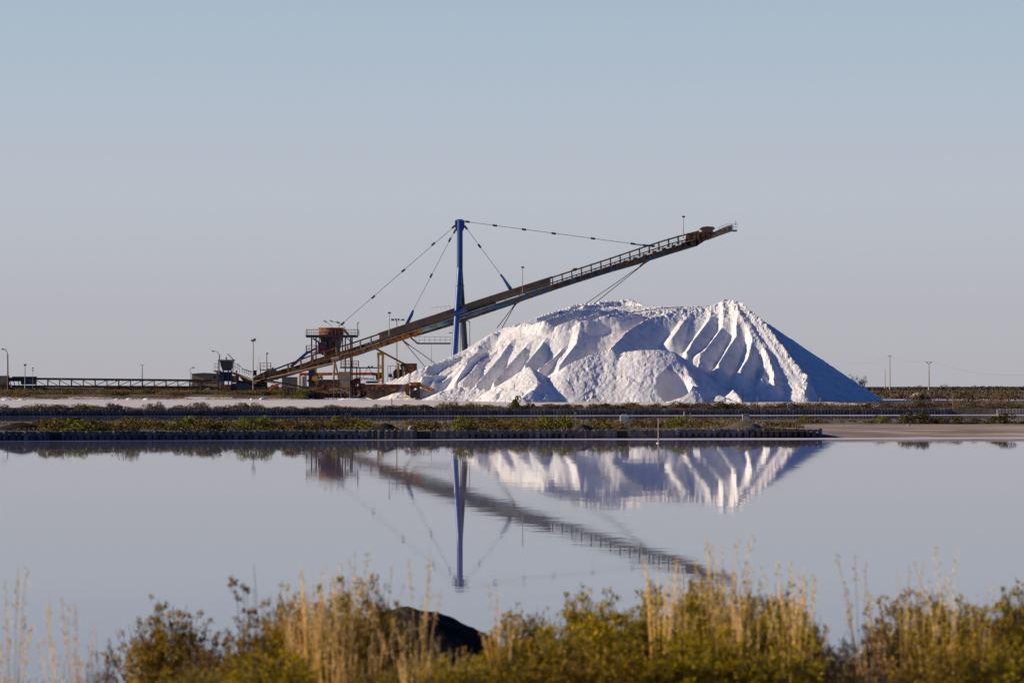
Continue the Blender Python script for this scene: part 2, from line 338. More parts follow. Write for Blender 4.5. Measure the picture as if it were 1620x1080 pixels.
# ------------------------------------------------------------------ the board walls
def board_wall(name, label, d0, s, x0, x1, pitch, top, bot, gaps=(), fade=None, seed=1):
    rnd = random.Random(seed)
    root = thing(name, label, 'retaining wall', ((x0+x1)/2, d0 + s*(x0+x1)/2, 0))
    mb = MB(); x = x0; k = math.sqrt(1+s*s)
    while x < x1:
        if not any(a < x < b for a, b in gaps):
            t = top + rnd.uniform(-0.07, 0.04); w_ = pitch*rnd.uniform(0.62, 0.80)/k; y = d0 + s*x - rnd.uniform(0.0, 0.04)
            # bowed board: five facets across
            v = []; n = 4
            for i in range(n+1):
                u = i/n; bx = x + w_*u; by = y + s*w_*u - 0.07*math.sin(math.pi*u) - 0.02
                v += [(bx, by, bot), (bx, by, t)]
            v += [(x+w_, y+s*w_+0.10, bot), (x+w_, y+s*w_+0.10, t), (x, y+0.10, bot), (x, y+0.10, t)]
            m_ = n+3
            f = [(2*i, 2*((i+1) % m_), 2*((i+1) % m_)+1, 2*i+1) for i in range(m_)]
            f.append(tuple(2*i+1 for i in range(m_)))
            mb.add(v, f)
        x += pitch/k
    mb.build('boards', M['boards'], root)
    st = MB(); x = x0+0.2
    while x < x1:                                   # waling rail behind the boards, broken at the gaps
        e = min(x+4, x1)
        if not any(a-1 < x < b or a-1 < e < b for a, b in gaps):
            st.beam((x, d0+s*x+0.20, top-0.12), (e-0.05, d0+s*(e-0.05)+0.20, top-0.12), 0.12, 0.16)
        x += 4
    st.build('waling_rail', M['wood'], root)
    return root
board_wall('board_wall', 'near retaining wall of dark upright boards along the lake shore', DW1-0.22, 0.2, -60, 24.0, 0.5, 0.70, -0.5, gaps=((-34.4,-33.2),(-7.4,-6.2),(8.0,8.9)), seed=4)
board_wall('board_wall', 'far retaining wall of dark upright boards across the middle of the site', DW2-0.22, 0.17, -110, 62.0, 0.46, 0.86, -0.5, seed=9)

def sluice(x0, x1, label):
    c = (x0+x1)/2; o = thing('sluice_gate', label, 'sluice gate', (c, DW1-0.1+0.2*c, 0), 'sluice gates in the near board wall'); q = MB(); n = 5
    for i in range(n):
        a = x0-0.1+(x1-x0+0.2)*i/n; b = a+(x1-x0+0.2)/n*0.94; y = DW1-0.16+0.2*a; q.box(a, b, y, y+0.08, -0.4, 0.60)
    q.build('gap_shade_boards', M['black'], o)  # black boards added across the gap, standing in for the recess's shade
    q = MB(); q.box(x0-0.1, x0+0.02, DW1-0.34+0.2*x0, DW1-0.20+0.2*x0, -0.4, 0.72); q.box(x1-0.02, x1+0.1, DW1-0.34+0.2*x1, DW1-0.20+0.2*x1, -0.4, 0.72); q.build('gate_posts', M['boards'], o)
sluice(-34.4, -33.2, 'dark sluice opening in the near wall beside the left earth mound')
sluice(-7.4, -6.2, 'dark sluice opening in the near wall below the bluish rock')
sluice(8.0, 8.9, 'dark sluice opening in the near wall below the grey cabinet')
# ------------------------------------------------------------------ the salt pile
SL = 0.67
gx = np.arange(-36, 88, 0.26); gy = np.arange(556, 676, 0.30)
GX, GY = np.meshgrid(gx, gy)
H = np.full(GX.shape, -5.0)
def cone(H, p, s=SL):
    d = np.sqrt((GX-p[0])**2 + (GY-p[1])**2); return np.maximum(H, p[2]-s*d)
def crest(H, pts, s=SL, step=1.3):
    V = [P(*q) for q in pts]
    for a, b in zip(V, V[1:]):
        n = max(1, int((b-a).length/step))
        for i in range(n+1): H = cone(H, a.lerp(b, i/n), s)
    return H
def patch(H, top, bot, s=SL, step=1.6):
    """surface between two crests"""
    T = [P(*q) for q in top]; B = [P(*q) for q in bot]
    def at(V, t):
        k = t*(len(V)-1); i = min(int(k), len(V)-2); return V[i].lerp(V[i+1], k-i)
    nu = int(max((T[-1]-T[0]).length, (B[-1]-B[0]).length)/step)+1
    for i in range(nu+1):
        a = at(T, i/nu); b = at(B, i/nu); nv = max(1, int((b-a).length/step))
        for j in range(nv+1): H = cone(H, a.lerp(b, j/nv), s)
    nu = int(max((T[-1]-T[0]).length, (B[-1]-B[0]).length)/0.13)+1; H = H.copy()      # fill the shelf itself, smooth
    for i in range(nu+1):
        a = at(T, i/nu); b = at(B, i/nu); t = np.linspace(0, 1, int((b-a).length/0.13)+2)
        xi = np.round((a.x+(b.x-a.x)*t-gx[0])/0.26).astype(int); yi = np.round((a.y+(b.y-a.y)*t-gy[0])/0.30).astype(int)
        np.maximum.at(H, (yi, xi), a.z+(b.z-a.z)*t)
    return H
back = [(800,518,617),(815,514,619),(832,508,624),(859,497,631),(886,489.5,637),(913,480,643),(940,477.5,648),(975,474,652),(995,472.5,653),(1008,478,648),(1020,483,640),(1065,484,628),(1102,484,622),(1142,481,620),(1162,479,618)]
mid = [(800,519,616),(832,516,615),(862,508,621),(890,501,627),(916,493,634),(942,488,640),(975,484,645),(1002,484,642),(1022,485,637),(1065,485,627),(1102,485,622),(1142,482,620),(1162,480,618)]
rim  = [(796,518,616),(817,517,612),(842,517,610),(862,518,608),(880,519,607),(897,519,606),(917,520,606),(950,512,609),(990,502,611),(1020,494,613),(1050,490,614),(1100,488,615),(1140,484,616)]
H = patch(H, mid, rim)
H = crest(H, back); H = crest(H, rim)
H = crest(H, [(1142,481,620),(1165,479,618)], step=1)
# left shoulder running down to the machines
H = crest(H, [(800,519,616),(780,525,613),(758,539,610),(718,558,606),(680,577,602),(648,590,600),(607,605,600)])
base0 = H.copy()
def samp(F, x, y):
    i = (x-gx[0])/0.26; j = (y-gy[0])/0.30
    if i < 0 or j < 0 or i > len(gx)-2 or j > len(gy)-2: return -99
    i0 = int(i); j0 = int(j); u = i-i0; v = j-j0
    return (F[j0,i0]*(1-u)+F[j0,i0+1]*u)*(1-v)+(F[j0+1,i0]*(1-u)+F[j0+1,i0+1]*u)*v
def hit(F, px, py, add):
    D = 557.0
    while D < 670:
        x = (px-CX)*D/F_PX; z = EYE-(py-HY)*D/F_PX
        if samp(F, x, D)+add >= z: return (x, D)
        D += 0.25
    return None
RND = np.zeros(GX.shape)                                   # rough crumbly zones
def ridge(H, F, pts, amp, wl_, wr_, rough=0.5, prof='g'):
    q = []
    n = len(pts)
    L = []
    for k, (px, py) in enumerate(pts):
        t = k/(n-1)
        a = amp*((0.06+0.94*t**1.35) if prof == 'g' else (0.6 if k == 0 else 0.5 if k == n-1 else 1.0))
        h = hit(F, px, py, max(a, 0.0))
        if h: q.append((h[0], h[1], abs(a)))
    global RND
    out = np.zeros(GX.shape)
    for (ax, ay, aa), (bx, by, ab) in zip(q, q[1:]):
        dx, dy = bx-ax, by-ay; l2 = dx*dx+dy*dy+1e-6
        t = np.clip(((GX-ax)*dx+(GY-ay)*dy)/l2, 0, 1)
        ex = GX-(ax+t*dx); ey = GY-(ay+t*dy); d = np.sqrt(ex*ex+ey*ey)
        side = dx*ey-dy*ex                                  # >0 : left of travel (down the face: +x side)
        A = aa+(ab-aa)*t
        w_ = np.where(side > 0, wr_, wl_)*(0.35+0.65*A/abs(amp))
        b = A*np.clip(1-d/w_, 0, 1)
        out = np.maximum(out, b)
        RND = np.maximum(RND, rough*np.clip(1-d/1.6, 0, 1))
    return H+out*np.sign(amp)
R = [ # down-slope crests: points, height, left reach, right reach, crumbliness, profile (g: grows downhill, c: constant)
 ([(757,537),(738,548),(718,560),(700,572),(684,586),(666,606)], 2.6, 2.4, 3.4, .05, 'c'),
 ([(778,543),(752,556),(728,572),(704,590),(690,607)], -3.4, 4.2, 2.4, .0, 'c'),
 ([(684,583),(667,606)], 1.0, 1.2, 1.6, .2, 'g'),
 ([(784,543),(765,558),(741,573),(722,603)], 2.6, 2.6, 1.8, .4, 'g'),
 ([(793,550),(758,573),(733,607)], 2.2, 1.2, 1.8, .5, 'g'),
 ([(810,538),(801,550),(776,583),(753,608)], 3.6, 1.7, 2.7, .3, 'g'),
 ([(836,542),(827,553),(801,581),(781,604)], 3.8, 1.8, 2.8, .3, 'g'),
 ([(862,538),(853,550),(831,576)], 3.8, 2.0, 3.0, .2, 'g'),
 ([(892,550),(879,564),(853,582)], 3.4, 2.2, 2.8, .2, 'g'),
 ([(921,515),(911,544),(897,562),(884,579)], 5.0, 3.4, 7.5, .05, 'g'),
 ([(1067,487),(1050,498),(1027,504),(1009,513),(990,526),(980,537),(966,551)], 5.2, 3.2, 8.5, .3, 'g'),
 ([(1092,494),(1078,514),(1063,535)], 2.0, 2.2, 2.2, .2, 'g'),
 ([(1125,484),(1124,502),(1113,518),(1098,537),(1086,557)], 3.2, 2.0, 3.4, .3, 'g'),
 ([(1144,486),(1143,518),(1129,536),(1108,564)], 2.9, 1.8, 3.2, .3, 'g'),
 ([(1154,487),(1166,516),(1164,534),(1151,552),(1137,575)], 3.0, 1.8, 3.2, .3, 'g'),
 ([(1163,492),(1169,514),(1183,532),(1190,545),(1183,566),(1171,586)], 2.8, 2.0, 2.9, .35, 'g'),
 ([(1187,534),(1204,557),(1215,574),(1224,594),(1224,609)], 2.8, 2.6, 2.4, .4, 'g'),
 ([(1212,576),(1204,602)], 1.8, 1.2, 1.6, .3, 'g'),
 ([(1163,477),(1187,490),(1211,512),(1232,538),(1250,562),(1267,583),(1279,597),(1277,612),(1273,622),(1284,634)], 3.6, 7.0, 1.6, 1.0, 'c'),
 ([(945,487),(915,491),(890,497),(862,507),(838,514)], 1.6, 1.5, 2.6, .05, 'c'),
 ([(972,488),(940,496),(910,505),(885,513)], 1.6, 1.5, 2.6, .05, 'c'),
 ([(990,492),(960,500),(930,509),(912,516)], 1.6, 1.5, 2.6, .05, 'c'),
 ([(925,484),(880,494),(848,503),(825,512)], 1.6, 1.5, 2.6, .05, 'c'),
 ([(1005,497),(975,505),(950,513)], 1.6, 1.5, 2.6, .05, 'c'),
]
for pts, a, l_, r_, rg, pr in R: H = ridge(H, base0, pts, a, l_, r_, rg, pr)
# front mounds, dumped against the face
H2 = np.full(GX.shape, -5.0)
H2 = crest(H2, [(898,577,583),(921,567,585),(951,555,588),(969,553,588)], s=0.70, step=0.5)
H2 = patch(H2, [(988,557,590),(1013,554,590),(1041,554,590),(1069,557,591)], [(990,558,586.5),(1013,555,586),(1041,555,586),(1066,560,586)], s=0.72, step=0.5)
H2 = crest(H2, [(838,579,584),(846,593,579.5),(851,603,577),(848,613,573.5),(826,628,568.5)], s=0.62, step=0.7)
H2 = crest(H2, [(838,579,584),(815,600,582),(790,618,578)], s=0.62, step=1)
for q in [((1076,568,588),),((1083,580,583),),((1090,592,580),),((1100,606,577),)]:
    H2 = crest(H2, [q[0], (q[0][0]+3, q[0][1]+3, q[0][2]-1)], s=0.74, step=0.5)
H2 = crest(H2, [(1138,624,574),(1150,629,573),(1164,634,571)], s=0.62, step=0.5)
H2 = crest(H2, [(1160,616,576),(1172,631,572)], s=0.8, step=0.5)
H2 = crest(H2, [(1088,604,576),(1090,630,571)], s=0.62, step=0.7)
H2 = crest(H2, [(700,618,588),(735,610,590),(765,614,588),(800,624,582)], s=0.45, step=1)
# scoop cut out of the second mound
h2 = P(1066, 622, 577); dd = ((GX-h2.x)/3.6)**2+((GY-h2.y+1)/5.0)**2
H2 = H2-5.5*np.clip(1-dd, 0, 1)**0.6
rough2 = H2 > H
H = np.maximum(H, H2)
# foot apron
n1 = fbm(GX*0.22, GY*0.22, 11, 4)-0.5; n2 = fbm(GX*0.9, GY*0.9, 23, 3)-0.5; n3 = fbm(GX*2.2, GY*2.2, 31, 2)-0.5
flow = fbm(GX*0.55+GY*0.12, GY*0.10, 41, 3)-0.5             # runs down the face
pit = np.clip(fbm(GX*0.8+3, GY*0.5, 63, 3)-0.58, 0, 1)
H = H + 0.30*n1 + 0.06*n2 + 0.03*n3 + 0.22*flow - 0.9*pit*(0.4+0.6*rough2)
H = H + n3*(0.05+RND*0.55) + (fbm(GX*1.3, GY*1.3, 77, 2)-0.45)*RND*0.7
left = sstep(2, -12, GX)*0.10
fold = -np.abs(fbm(GX*0.42-GY*0.16, GY*0.22, 57, 4)-0.5)*2+0.25
H = H + np.where(rough2, 0.08*n3+0.08*n2+0.24*fold, 0.0) + n3*left
lump = np.clip(fbm(GX*1.3, GY*1.3, 91, 2)-0.62, 0, 1)*3.0
bk = sstep(628, 634, GY)*sstep(28, 20, GX)
H = H + lump*(0.15*bk*sstep(14, 18, H) + RND*0.25)
ap = P(1162, 479, 618); th = np.arctan2(GY-ap.y, GX-ap.x); rd = np.hypot(GX-ap.x, GY-ap.y)
H = H + sstep(3, 9, rd)*sstep(ap.x-2, ap.x+6, GX)*(0.55*(fbm(th*9+50, rd*0.06, 71, 3)-0.5)+0.30*(fbm(th*30+50, rd*0.15, 73, 2)-0.5)+0.08*n3)
top2 = sstep(17.5, 19.5, H)*sstep(2, 12, GX); H = H + top2*(0.35*n3+0.3*(fbm(GX*1.1, GY*1.1, 79, 2)-0.5))
G0 = land_z(GX, GY)
keep = H > G0-0.3
H = np.maximum(H, G0-0.6)
pile = grid_mesh('salt_pile', GX, GY, H, M['salt'], keep, smooth=False)
tag(pile, 'huge white heap of sea salt with furrowed slopes under the conveyor boom', 'salt pile')
# ------------------------------------------------------------------ the stacker: boom, mast, stays
YB = 622.0
TOP = [(403,598),(420,588),(453,576),(495,560),(554,542.5),(600,527),(649,510.7),(700,494.5),(753,476),(811,457.5),(871,438.4),(960,409.5),(1021,389),(1066,374.5),(1106,364.5),(1128,361)]
BOT = [(403,609),(420,604),(460,594),(500,581),(548,567),(597,551.6),(635,538),(668,528),(715,514),(753,500.5),(819,478.5),(885,456),(960,432),(1021,415),(1038,408.5),(1104,388.5),(1118,380)]
def line(T, x): return float(np.interp(x, [a for a, b in T], [b for a, b in T]))
def strip(T, x0, x1, o0, o1, D, dep, step=30):          # long plate following the boom between offsets below a line
    xs = list(np.arange(x0, x1, step))+[x1]
    mb = MB(); v = []; 
    for x in xs:
        t = line(T, x)
        a = P(x, t+o0, D); b = P(x, t+o1, D)
        v += [a, b, b+Vector((0,dep,0)), a+Vector((0,dep,0))]
    f = []
    for i in range(len(xs)-1):
        k = 4*i
        for j in range(4): f.append((k+j, k+(j+1)%4, k+4+(j+1)%4, k+4+j))
    f += [(0,3,2,1), (k+4, k+5, k+6, k+7)]
    mb.add(v, f); return mb
stk = thing('salt_stacker', 'long cable-stayed conveyor boom with blue mast reaching over the white salt heap', 'stacker conveyor', P(722, 634, YB))
def merge(*ms):
    r = MB()
    for m_ in ms: r.add(m_.v, m_.f)
    return r
# belt and side covers
strip(TOP, 404, 1126, 8.6, 10.2, YB-0.7, 1.4).build('conveyor_belt', M['belt'], stk)
merge(strip(TOP, 600, 871, 0, 12.5, YB-1.15, 0.05), strip(TOP, 600, 871, 0, 12.5, YB+1.1, 0.05)).build('belt_cover', M['brown'], stk)
lip = strip(TOP, 598, 873, -0.9, 0.1, YB-1.25, 2.5); lip.build('cover_roof', M['brown'], stk)
# hand rail / wind guard: open stretches left and right
for (a, b, nm, mm) in ((404, 600, 'guard_rail', 'rust_dk'), (871, 1106, 'guard_rail', 'brown')):
    r_ = merge(strip(TOP, a, b, 0, 2.6, YB-1.15, 0.10), strip(TOP, a, b, 0, 2.6, YB+1.1, 0.10), strip(TOP, a, b, 5.6, 6.0, YB-1.15, 0.08))
    r_.build(nm, M[mm], stk)
def frames(xs, w, m_):
    for x in xs:
        t = line(TOP, x); b = line(BOT, x)
        lean = 2.2
        q = MB()
        for yy in (YB-1.22, YB+1.17): q.beam(P(x-lean*0.2, t, YB)*1.0+Vector((0,yy-YB,0)), P(x+lean*0.4, t+14, YB)+Vector((0,yy-YB,0)), w, 0.12)
        for v_, f_ in q.parts: add_mesh('cover_post', v_, f_, M[m_], stk)
frames([418, 436, 456, 476, 495, 513, 532, 550, 570, 587], 0.22, 'pale')
frames([874+15.3*i for i in range(16)], 0.20, 'brown')
# belt idlers under the rail
q = MB()
for x in list(np.arange(410, 600, 7.5))+list(np.arange(874, 1106, 7.6)):
    t = line(TOP, x); c = P(x, t+10.4, YB); q.tube(c+Vector((0,-0.8,0)), c+Vector((0,0.8,0)), 0.13, n=6); q.beam(c, c+Vector((0,0,-0.3)), 0.12, 0.9)
q.build('idlers', M['rust_dk'], stk)
# walkway on the near side
strip(TOP, 404, 600, 14.2, 15.6, YB-1.9, 0.8).build('walkway', M['pale'], stk)
strip(TOP, 600, 830, 13.8, 15.0, YB-1.9, 0.8).build('walkway', M['pale'], stk)
strip(TOP, 830, 1100, 12.2, 13.2, YB-1.9, 0.8).build('walkway', M['galv'], stk)
# brackets of the walkway (rusty, irregular)
q = MB(); rr = random.Random(3)
for x in np.arange(880, 1095, 15.3):
    t = line(TOP, x)
    q.prect(x-1.0, t+12, x+4.5+rr.random()*2, t+19+rr.random()*2, YB-1.5, 0.3); q.beam(P(x+1, t+13, YB-1.6), P(x-3, t+19, YB-0.9), 0.10)
q.build('walkway_brackets', M['rust_dk'], stk)
q = MB()
for x in np.arange(410, 655, 8.0):
    t = line(TOP, x); b = line(BOT, x); q.prect(x, t+15.2, x+1.6+rr.random()*1.6, b-1-rr.random()*3, YB-1.35, 0.25)
    if rr.random() < 0.6: q.prect(x+2, t+15.4, x+6.2, t+17.0+rr.random()*1.5, YB-1.42, 0.2)
q.build('web_stiffeners', M['rust'], stk)
# lower girder: rusty box, round pipe, then box girder with painted panels
merge(strip(BOT, 404, 560, -13, 0, YB-1.0, 2.0), strip(BOT, 560, 668, -12.5, 0, YB-1.0, 2.0)).build('box_girder', M['rust'], stk)
q = MB(); q.slab([(562,555),(578,549.5),(578,558.5),(562,563.5)], YB-1.03, 0.05); q.slab([(583,547.5),(596,543.5),(596,551.5),(583,556)], YB-1.03, 0.05); q.slab([(602,542.5),(612,539),(612,546),(602,549)], YB-1.03, 0.05); q.build('web_stiffeners', M['tan'], stk)
def pipe(x0, x1, r, off, m_, nm, n=8):
    xs = np.linspace(x0, x1, n); pts = [P(x, (line(TOP, x)+line(BOT, x))/2+off, YB) for x in xs]
    q = MB()
    for a, b in zip(pts, pts[1:]): q.tube(a, b, r, n=20)
    return q.build(nm, M[m_], stk, smooth=False)
pipe(655, 704, 0.86, 5.2, 'teal', 'boom_pipe', 3)
pipe(704, 718, 0.90, 5.2, 'blue_tube', 'boom_pipe', 2)
pipe(718, 786, 0.84, 5.4, 'blue_tube', 'boom_pipe', 4)
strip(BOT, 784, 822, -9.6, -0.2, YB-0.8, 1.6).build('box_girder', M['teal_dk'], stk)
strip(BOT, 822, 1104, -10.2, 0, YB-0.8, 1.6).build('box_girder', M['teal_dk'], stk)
strip(BOT, 655, 822, -2.2, 0.9, YB-0.75, 1.5).build('keel_plate', M['rust_dk'], stk)
for x in (656, 664, 690, 702, 745, 784, 800, 822):
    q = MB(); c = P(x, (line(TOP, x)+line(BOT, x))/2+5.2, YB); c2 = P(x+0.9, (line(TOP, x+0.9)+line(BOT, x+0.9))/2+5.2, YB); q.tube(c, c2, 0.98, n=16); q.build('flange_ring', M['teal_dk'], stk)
q = MB()
for x in np.arange(836, 1100, 15.3):
    t = line(BOT, x); q.prect(x, t-10.0, x+5.5, t-1.0, YB-0.9, 0.1)
q.build('stiffener_plates', M['brown'], stk)
# boom head
q = MB(); q.slab([(1107,361.5),(1111,359),(1118,358),(1129,358.6),(1131.6,361.5),(1128,364.5),(1124,367),(1113,367)], YB-0.9, 1.8); q.build('drive_hood', M['brown'], stk)
q = MB(); q.slab([(1086,371),(1104,367),(1127,365),(1132,369),(1118,379),(1104,388),(1090,389),(1084,384)], YB-0.8, 1.6); q.build('head_frame', M['rust_dk'], stk)
q = MB(); q.slab([(1118,380),(1122,371),(1134,364.5),(1150,357.5),(1159,355),(1159,365.5),(1140,372),(1116,381)], YB-0.7, 1.4); q.build('head_chute', M['pale'], stk)
q = MB()
for x, y in ((1124,374.5),(1131,371.5),(1138,368.5),(1145,366),(1152,363)): q.prect(x, y-5, x+1.6, y+2, YB-0.8, 0.1)
q.slab([(1103,372),(1112,370),(1115,374),(1106,377)], YB-1.0, 0.3)
q.build('head_brackets', M['rust'], stk)
q = MB(); q.beam(P(1133,361,YB-0.9), P(1150,354.4,YB-0.9), 0.06); q.beam(P(1133,361,YB+0.9), P(1150,354.4,YB+0.9), 0.06)
for x, y in ((1138,359),(1144,356.7),(1150,354.4)): q.beam(P(x,y,YB-0.9), P(x,y+4,YB-0.9), 0.06)
q.beam(P(1150,354.4,YB-0.9), P(1166,354,YB-0.9), 0.06)
q.prect(1159.5, 363.6, 1166, 366, YB-0.8, 1.6)
for x in (1160, 1163, 1166): q.beam(P(x,354,YB-0.8), P(x,365,YB-0.8), 0.06); q.beam(P(x,354,YB+0.8), P(x,365,YB+0.8), 0.06)
q.beam(P(1160,359,YB-0.8), P(1166,359,YB-0.8), 0.05); q.beam(P(1164,349,YB), P(1164,356,YB), 0.10)
q.build('head_platform', M['galv'], stk)
# pieces on the belt guard
q = MB(); q.slab([(905,427),(907,424.5),(913,423.5),(914,426),(911,429)], YB-1.3, 0.5); q.build('motor_cover', M['rust'], stk)

# mast
mast_top = P(727.4, 349, YB)
q = MB()
q.tube(P(727.4, 427, YB), P(727.4, 349, YB), 0.64, n=24)
q.build('mast', M['blue'], stk)
q = MB(); q.slab([(719.8,348.4),(735,348.4),(735,359),(732.4,365.5),(722.4,365.5),(719.8,359)], YB-0.35, 0.7); q.tube(P(727.4,348,YB), P(727.4,347,YB), 0.72, n=16); q.build('mast_head', M['blue'], stk)
for foot, dy, nm in ((P(714.5, 640, YB-5.2), -1, 'mast_leg'), (P(741, 640, YB+5.2), 1, 'mast_leg')):
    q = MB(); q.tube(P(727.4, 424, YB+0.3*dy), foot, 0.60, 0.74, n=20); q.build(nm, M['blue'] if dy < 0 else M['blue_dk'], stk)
q = MB(); q.disc(P(727, 452, YB-1.0), (0,0,1), 0.85, 0.12); q.disc(P(728.6, 452, YB+1.0), (0,0,1), 0.85, 0.12); q.build('mast_ring', M['blue_dk'], stk)
q = MB(); q.tube(P(717, 497, YB-2.4), P(738, 489.5, YB-2.4), 0.42, n=14); q.tube(P(722, 493.8, YB-4.0), P(722, 493.8, YB+4.4), 0.5, n=12); q.build('cross_beam', M['blue'], stk)
# ladder and dark column behind the mast
q = MB()
for x in (724.5, 728.5): q.beam(P(x, 513, YB+1.5), P(x, 556, YB+1.5), 0.10)
for y in np.arange(515, 555, 3): q.beam(P(724.5, y, YB+1.5), P(728.5, y, YB+1.5), 0.07)
q.prect(710, 525.5, 716, 526.8, YB+1.2, 0.5); q.prect(731, 545, 741, 546.5, YB, 1.2)
q.build('ladder', M['cable'], stk)
# stays with clamps
def stay(p, q_, clamps, nm='stay_cable', r=0.055, cl=(7, 0.22)):
    o = MB(); o.tube(P(*p), P(*q_), r, n=6); c_ = o.build(nm, M['cable'], stk)
    a = Vector(p[:2]); b = Vector(q_[:2]); d = (b-a).normalized()
    for cx in clamps:
        c = Vector(cx); m_ = MB(); h = d*(cl[0]/2)
        m_.tube(P(*(c-h), YB), P(*(c+h), YB), cl[1], n=8); k = m_.build('clamp', M['black'], c_)
    return c_
stay((720,357,YB), (535,517.3,YB), [(717.6,358.8),(685.5,386),(638,428),(590.5,469.7),(542,511.7)])
stay((721,362,YB), (653.5,491,YB), [(719.3,366),(711.5,379.5),(682,436)])
stay((735,350.3,YB), (999,385.3,YB), [(739.5,350.8),(783,356.8),(829,363),(876,369.3),(938,377.3),(1001,385.6)])
stay((735,357,YB), (794.5,437.5,YB), [(737,360),(758.6,389.2),(794,437)])
q = MB(); q.slab([(652.5,490),(655,491),(653,499),(647,511),(640,514)], YB-0.3, 0.6); q.build('stay_bracket', M['blue'], stk)
q = MB(); q.slab([(793,437.5),(796,436.5),(806,450),(812,458),(806,460)], YB-0.3, 0.6); q.build('stay_bracket', M['blue_tube'], stk)
q = MB(); q.tube(P(1004,386.3,YB), P(1017.5,387.7,YB), 0.20, n=8); q.build('turnbuckle', M['white'], stk)
q = MB(); q.tube(P(1017,387.8,YB), P(1036,389.5,YB), 0.22, n=8); q.build('stay_bracket', M['blue'], stk)
# guys under the boom
def guys(prs):
    for p, q_, nm in prs:
        o = MB(); o.tube(P(*p), P(*q_), 0.085, n=6); o.build('guy_cable', M['cable'], stk)
guys([((816,480,YB-0.6),(786,519,YB-3),0),((816,480,YB+0.6),(794,519,YB+3),0),((1020,416.5,YB-0.6),(926,481,YB-3),0),((1020,416.5,YB+0.6),(939,481,YB+3),0),((637,538,YB-0.6),(674,582,YB-6),0),((637,538,YB+0.6),(689,575,YB+3),0)])
q = MB(); q.beam(P(818,478,YB), P(811,487,YB), 0.35); q.beam(P(1026,412,YB), P(1012,421,YB), 0.35); q.beam(P(636,537,YB), P(648,546.5,YB), 0.3); q.build('guy_anchors', M['rust_dk'], stk)
# service gantry left of the mast
q = MB(); q.beam(P(650,534,YB), P(661,543.3,YB), 0.4, 0.35); q.beam(P(660.5,543.2,YB), P(713,543.2,YB), 0.9, 0.35); q.build('gantry_beam', M['brown'], stk)
q = MB(); q.rail(P(663,542.5,YB-0.5), P(713,542.5,YB-0.5), 1.35, 6, 0.035); q.beam(P(655,532.5,YB-0.5), P(663,542,YB-0.5), 0.06); q.beam(P(655,532.5,YB-0.5), P(668,532.7,YB-0.5), 0.06); q.build('gantry_rail', M['galv'], stk)
q = MB(); q.rail(P(683,491.6,YB+1.0), P(712,488.5,YB+1.0), 0.7, 4, 0.03, False); q.build('belt_rail', M['galv'], stk)
# flood lights carried by the boom
def boom_light(x, y0, y1, D, m_='brownpole'):
    q = MB(); q.tube(P(x-0.5,y1,D), P(x,y0,D), 0.09, 0.06, n=6); l_ = q.build('light_pole', M[m_], stk)
    q = MB(); q.prect(x-2.3, y0-2.0, x+2.3, y0+0.4, D-0.2, 0.4); q.build('flood_light', M['cable'], l_)
boom_light(827, 423.5, 463, YB-1.7, 'wood'); boom_light(1081.6, 343.5, 377, YB-1.7, 'galv'); boom_light(616, 495.5, 531, YB-1.7, 'pale')
# tail: long pale strut and support trestle at the loading end
q = MB(); q.tube(P(403,604,YB-3), P(528,574.5,YB-3), 0.26, n=8); q.build('tail_strut', M['pale'], stk)
q = MB(); q.disc(P(530.5,568,YB-3), (1,0,0.1), 0.5, 1.6); q.tube(P(529,573,YB-3), P(526.6,613,YB-3.5), 0.30, 0.24, n=10); q.tube(P(530,573,YB-3), P(536,599,YB-1.0), 0.24, n=8); q.tube(P(518,590,YB-3.2),P(538,592,YB-2),0.12,n=6); q.build('trestle', M['pale'], stk)
q = MB(); q.slab([(403,595),(420,587),(424,598),(412,606),(398,603)], YB-0.9, 1.8); q.disc(P(409,601,YB), (0,1,0), 0.75, 2.2); q.build('tail_drum', M['rust_dk'], stk)
q = MB(); q.prect(421,583,437,592,YB-1.4,0.2); q.prect(430,581,433,590,YB-1.3,0.2); q.build('tail_panel', M['brown'], stk)
# stay anchor arm (blue)
q = MB(); q.beam(P(460,580,YB+1.4), P(488,556,YB+1.4), 0.55, 0.6); q.beam(P(486,558,YB+1.4), P(501,550.5,YB+1.4), 0.5, 0.35); q.build('anchor_arm', M['blue'], stk)
# discharge conveyor, dropping from the boom to the rusty bunker
dc = thing('discharge_chute', 'dark slanting chute dropping from the boom behind the yellow gantry to a rusty box', 'chute', P(649, 604, YB+3))
q = MB(); q.beam(P(594,551,YB+3), P(646,579,YB+3), 0.9, 0.42); q.build('chute_trough', M['brown'], dc)
q = MB(); q.prect(638.6,574.5,659,587.5,YB+2,3.0); q.prect(640,587.5,656,604,YB+2.4,2); q.build('hopper_box', M['rust_dk'], dc)
q = MB(); q.slab([(632,577),(640,573),(640,584),(636,586)], YB+2.2, 1.2); q.build('hopper_hood', M['rust_dk'], dc)
q = MB(); q.tube(P(630,574,YB+2), P(630,612,YB+2), 0.26, n=8); q.tube(P(638,579,YB+2), P(638,612,YB+2), 0.2, n=8); q.build('support_leg', M['wood'], dc)
dr = thing('pump_skid', 'small rust-brown machine block with an open frame left of the pale pole', 'machine', P(622, 606, YB+6))
q = MB(); q.slab([(622,587),(627,583),(636,584),(638,600),(636,608),(622,608)], YB+5, 2.2); q.disc(P(628,592,YB+4.9),(0,1,0),0.8,0.4); q.build('machine_body', M['rust_dk'], dr)
q = MB()
for x in (613.6, 617.6, 626): q.beam(P(x,578.5,YB+5), P(x,606,YB+5), 0.09)
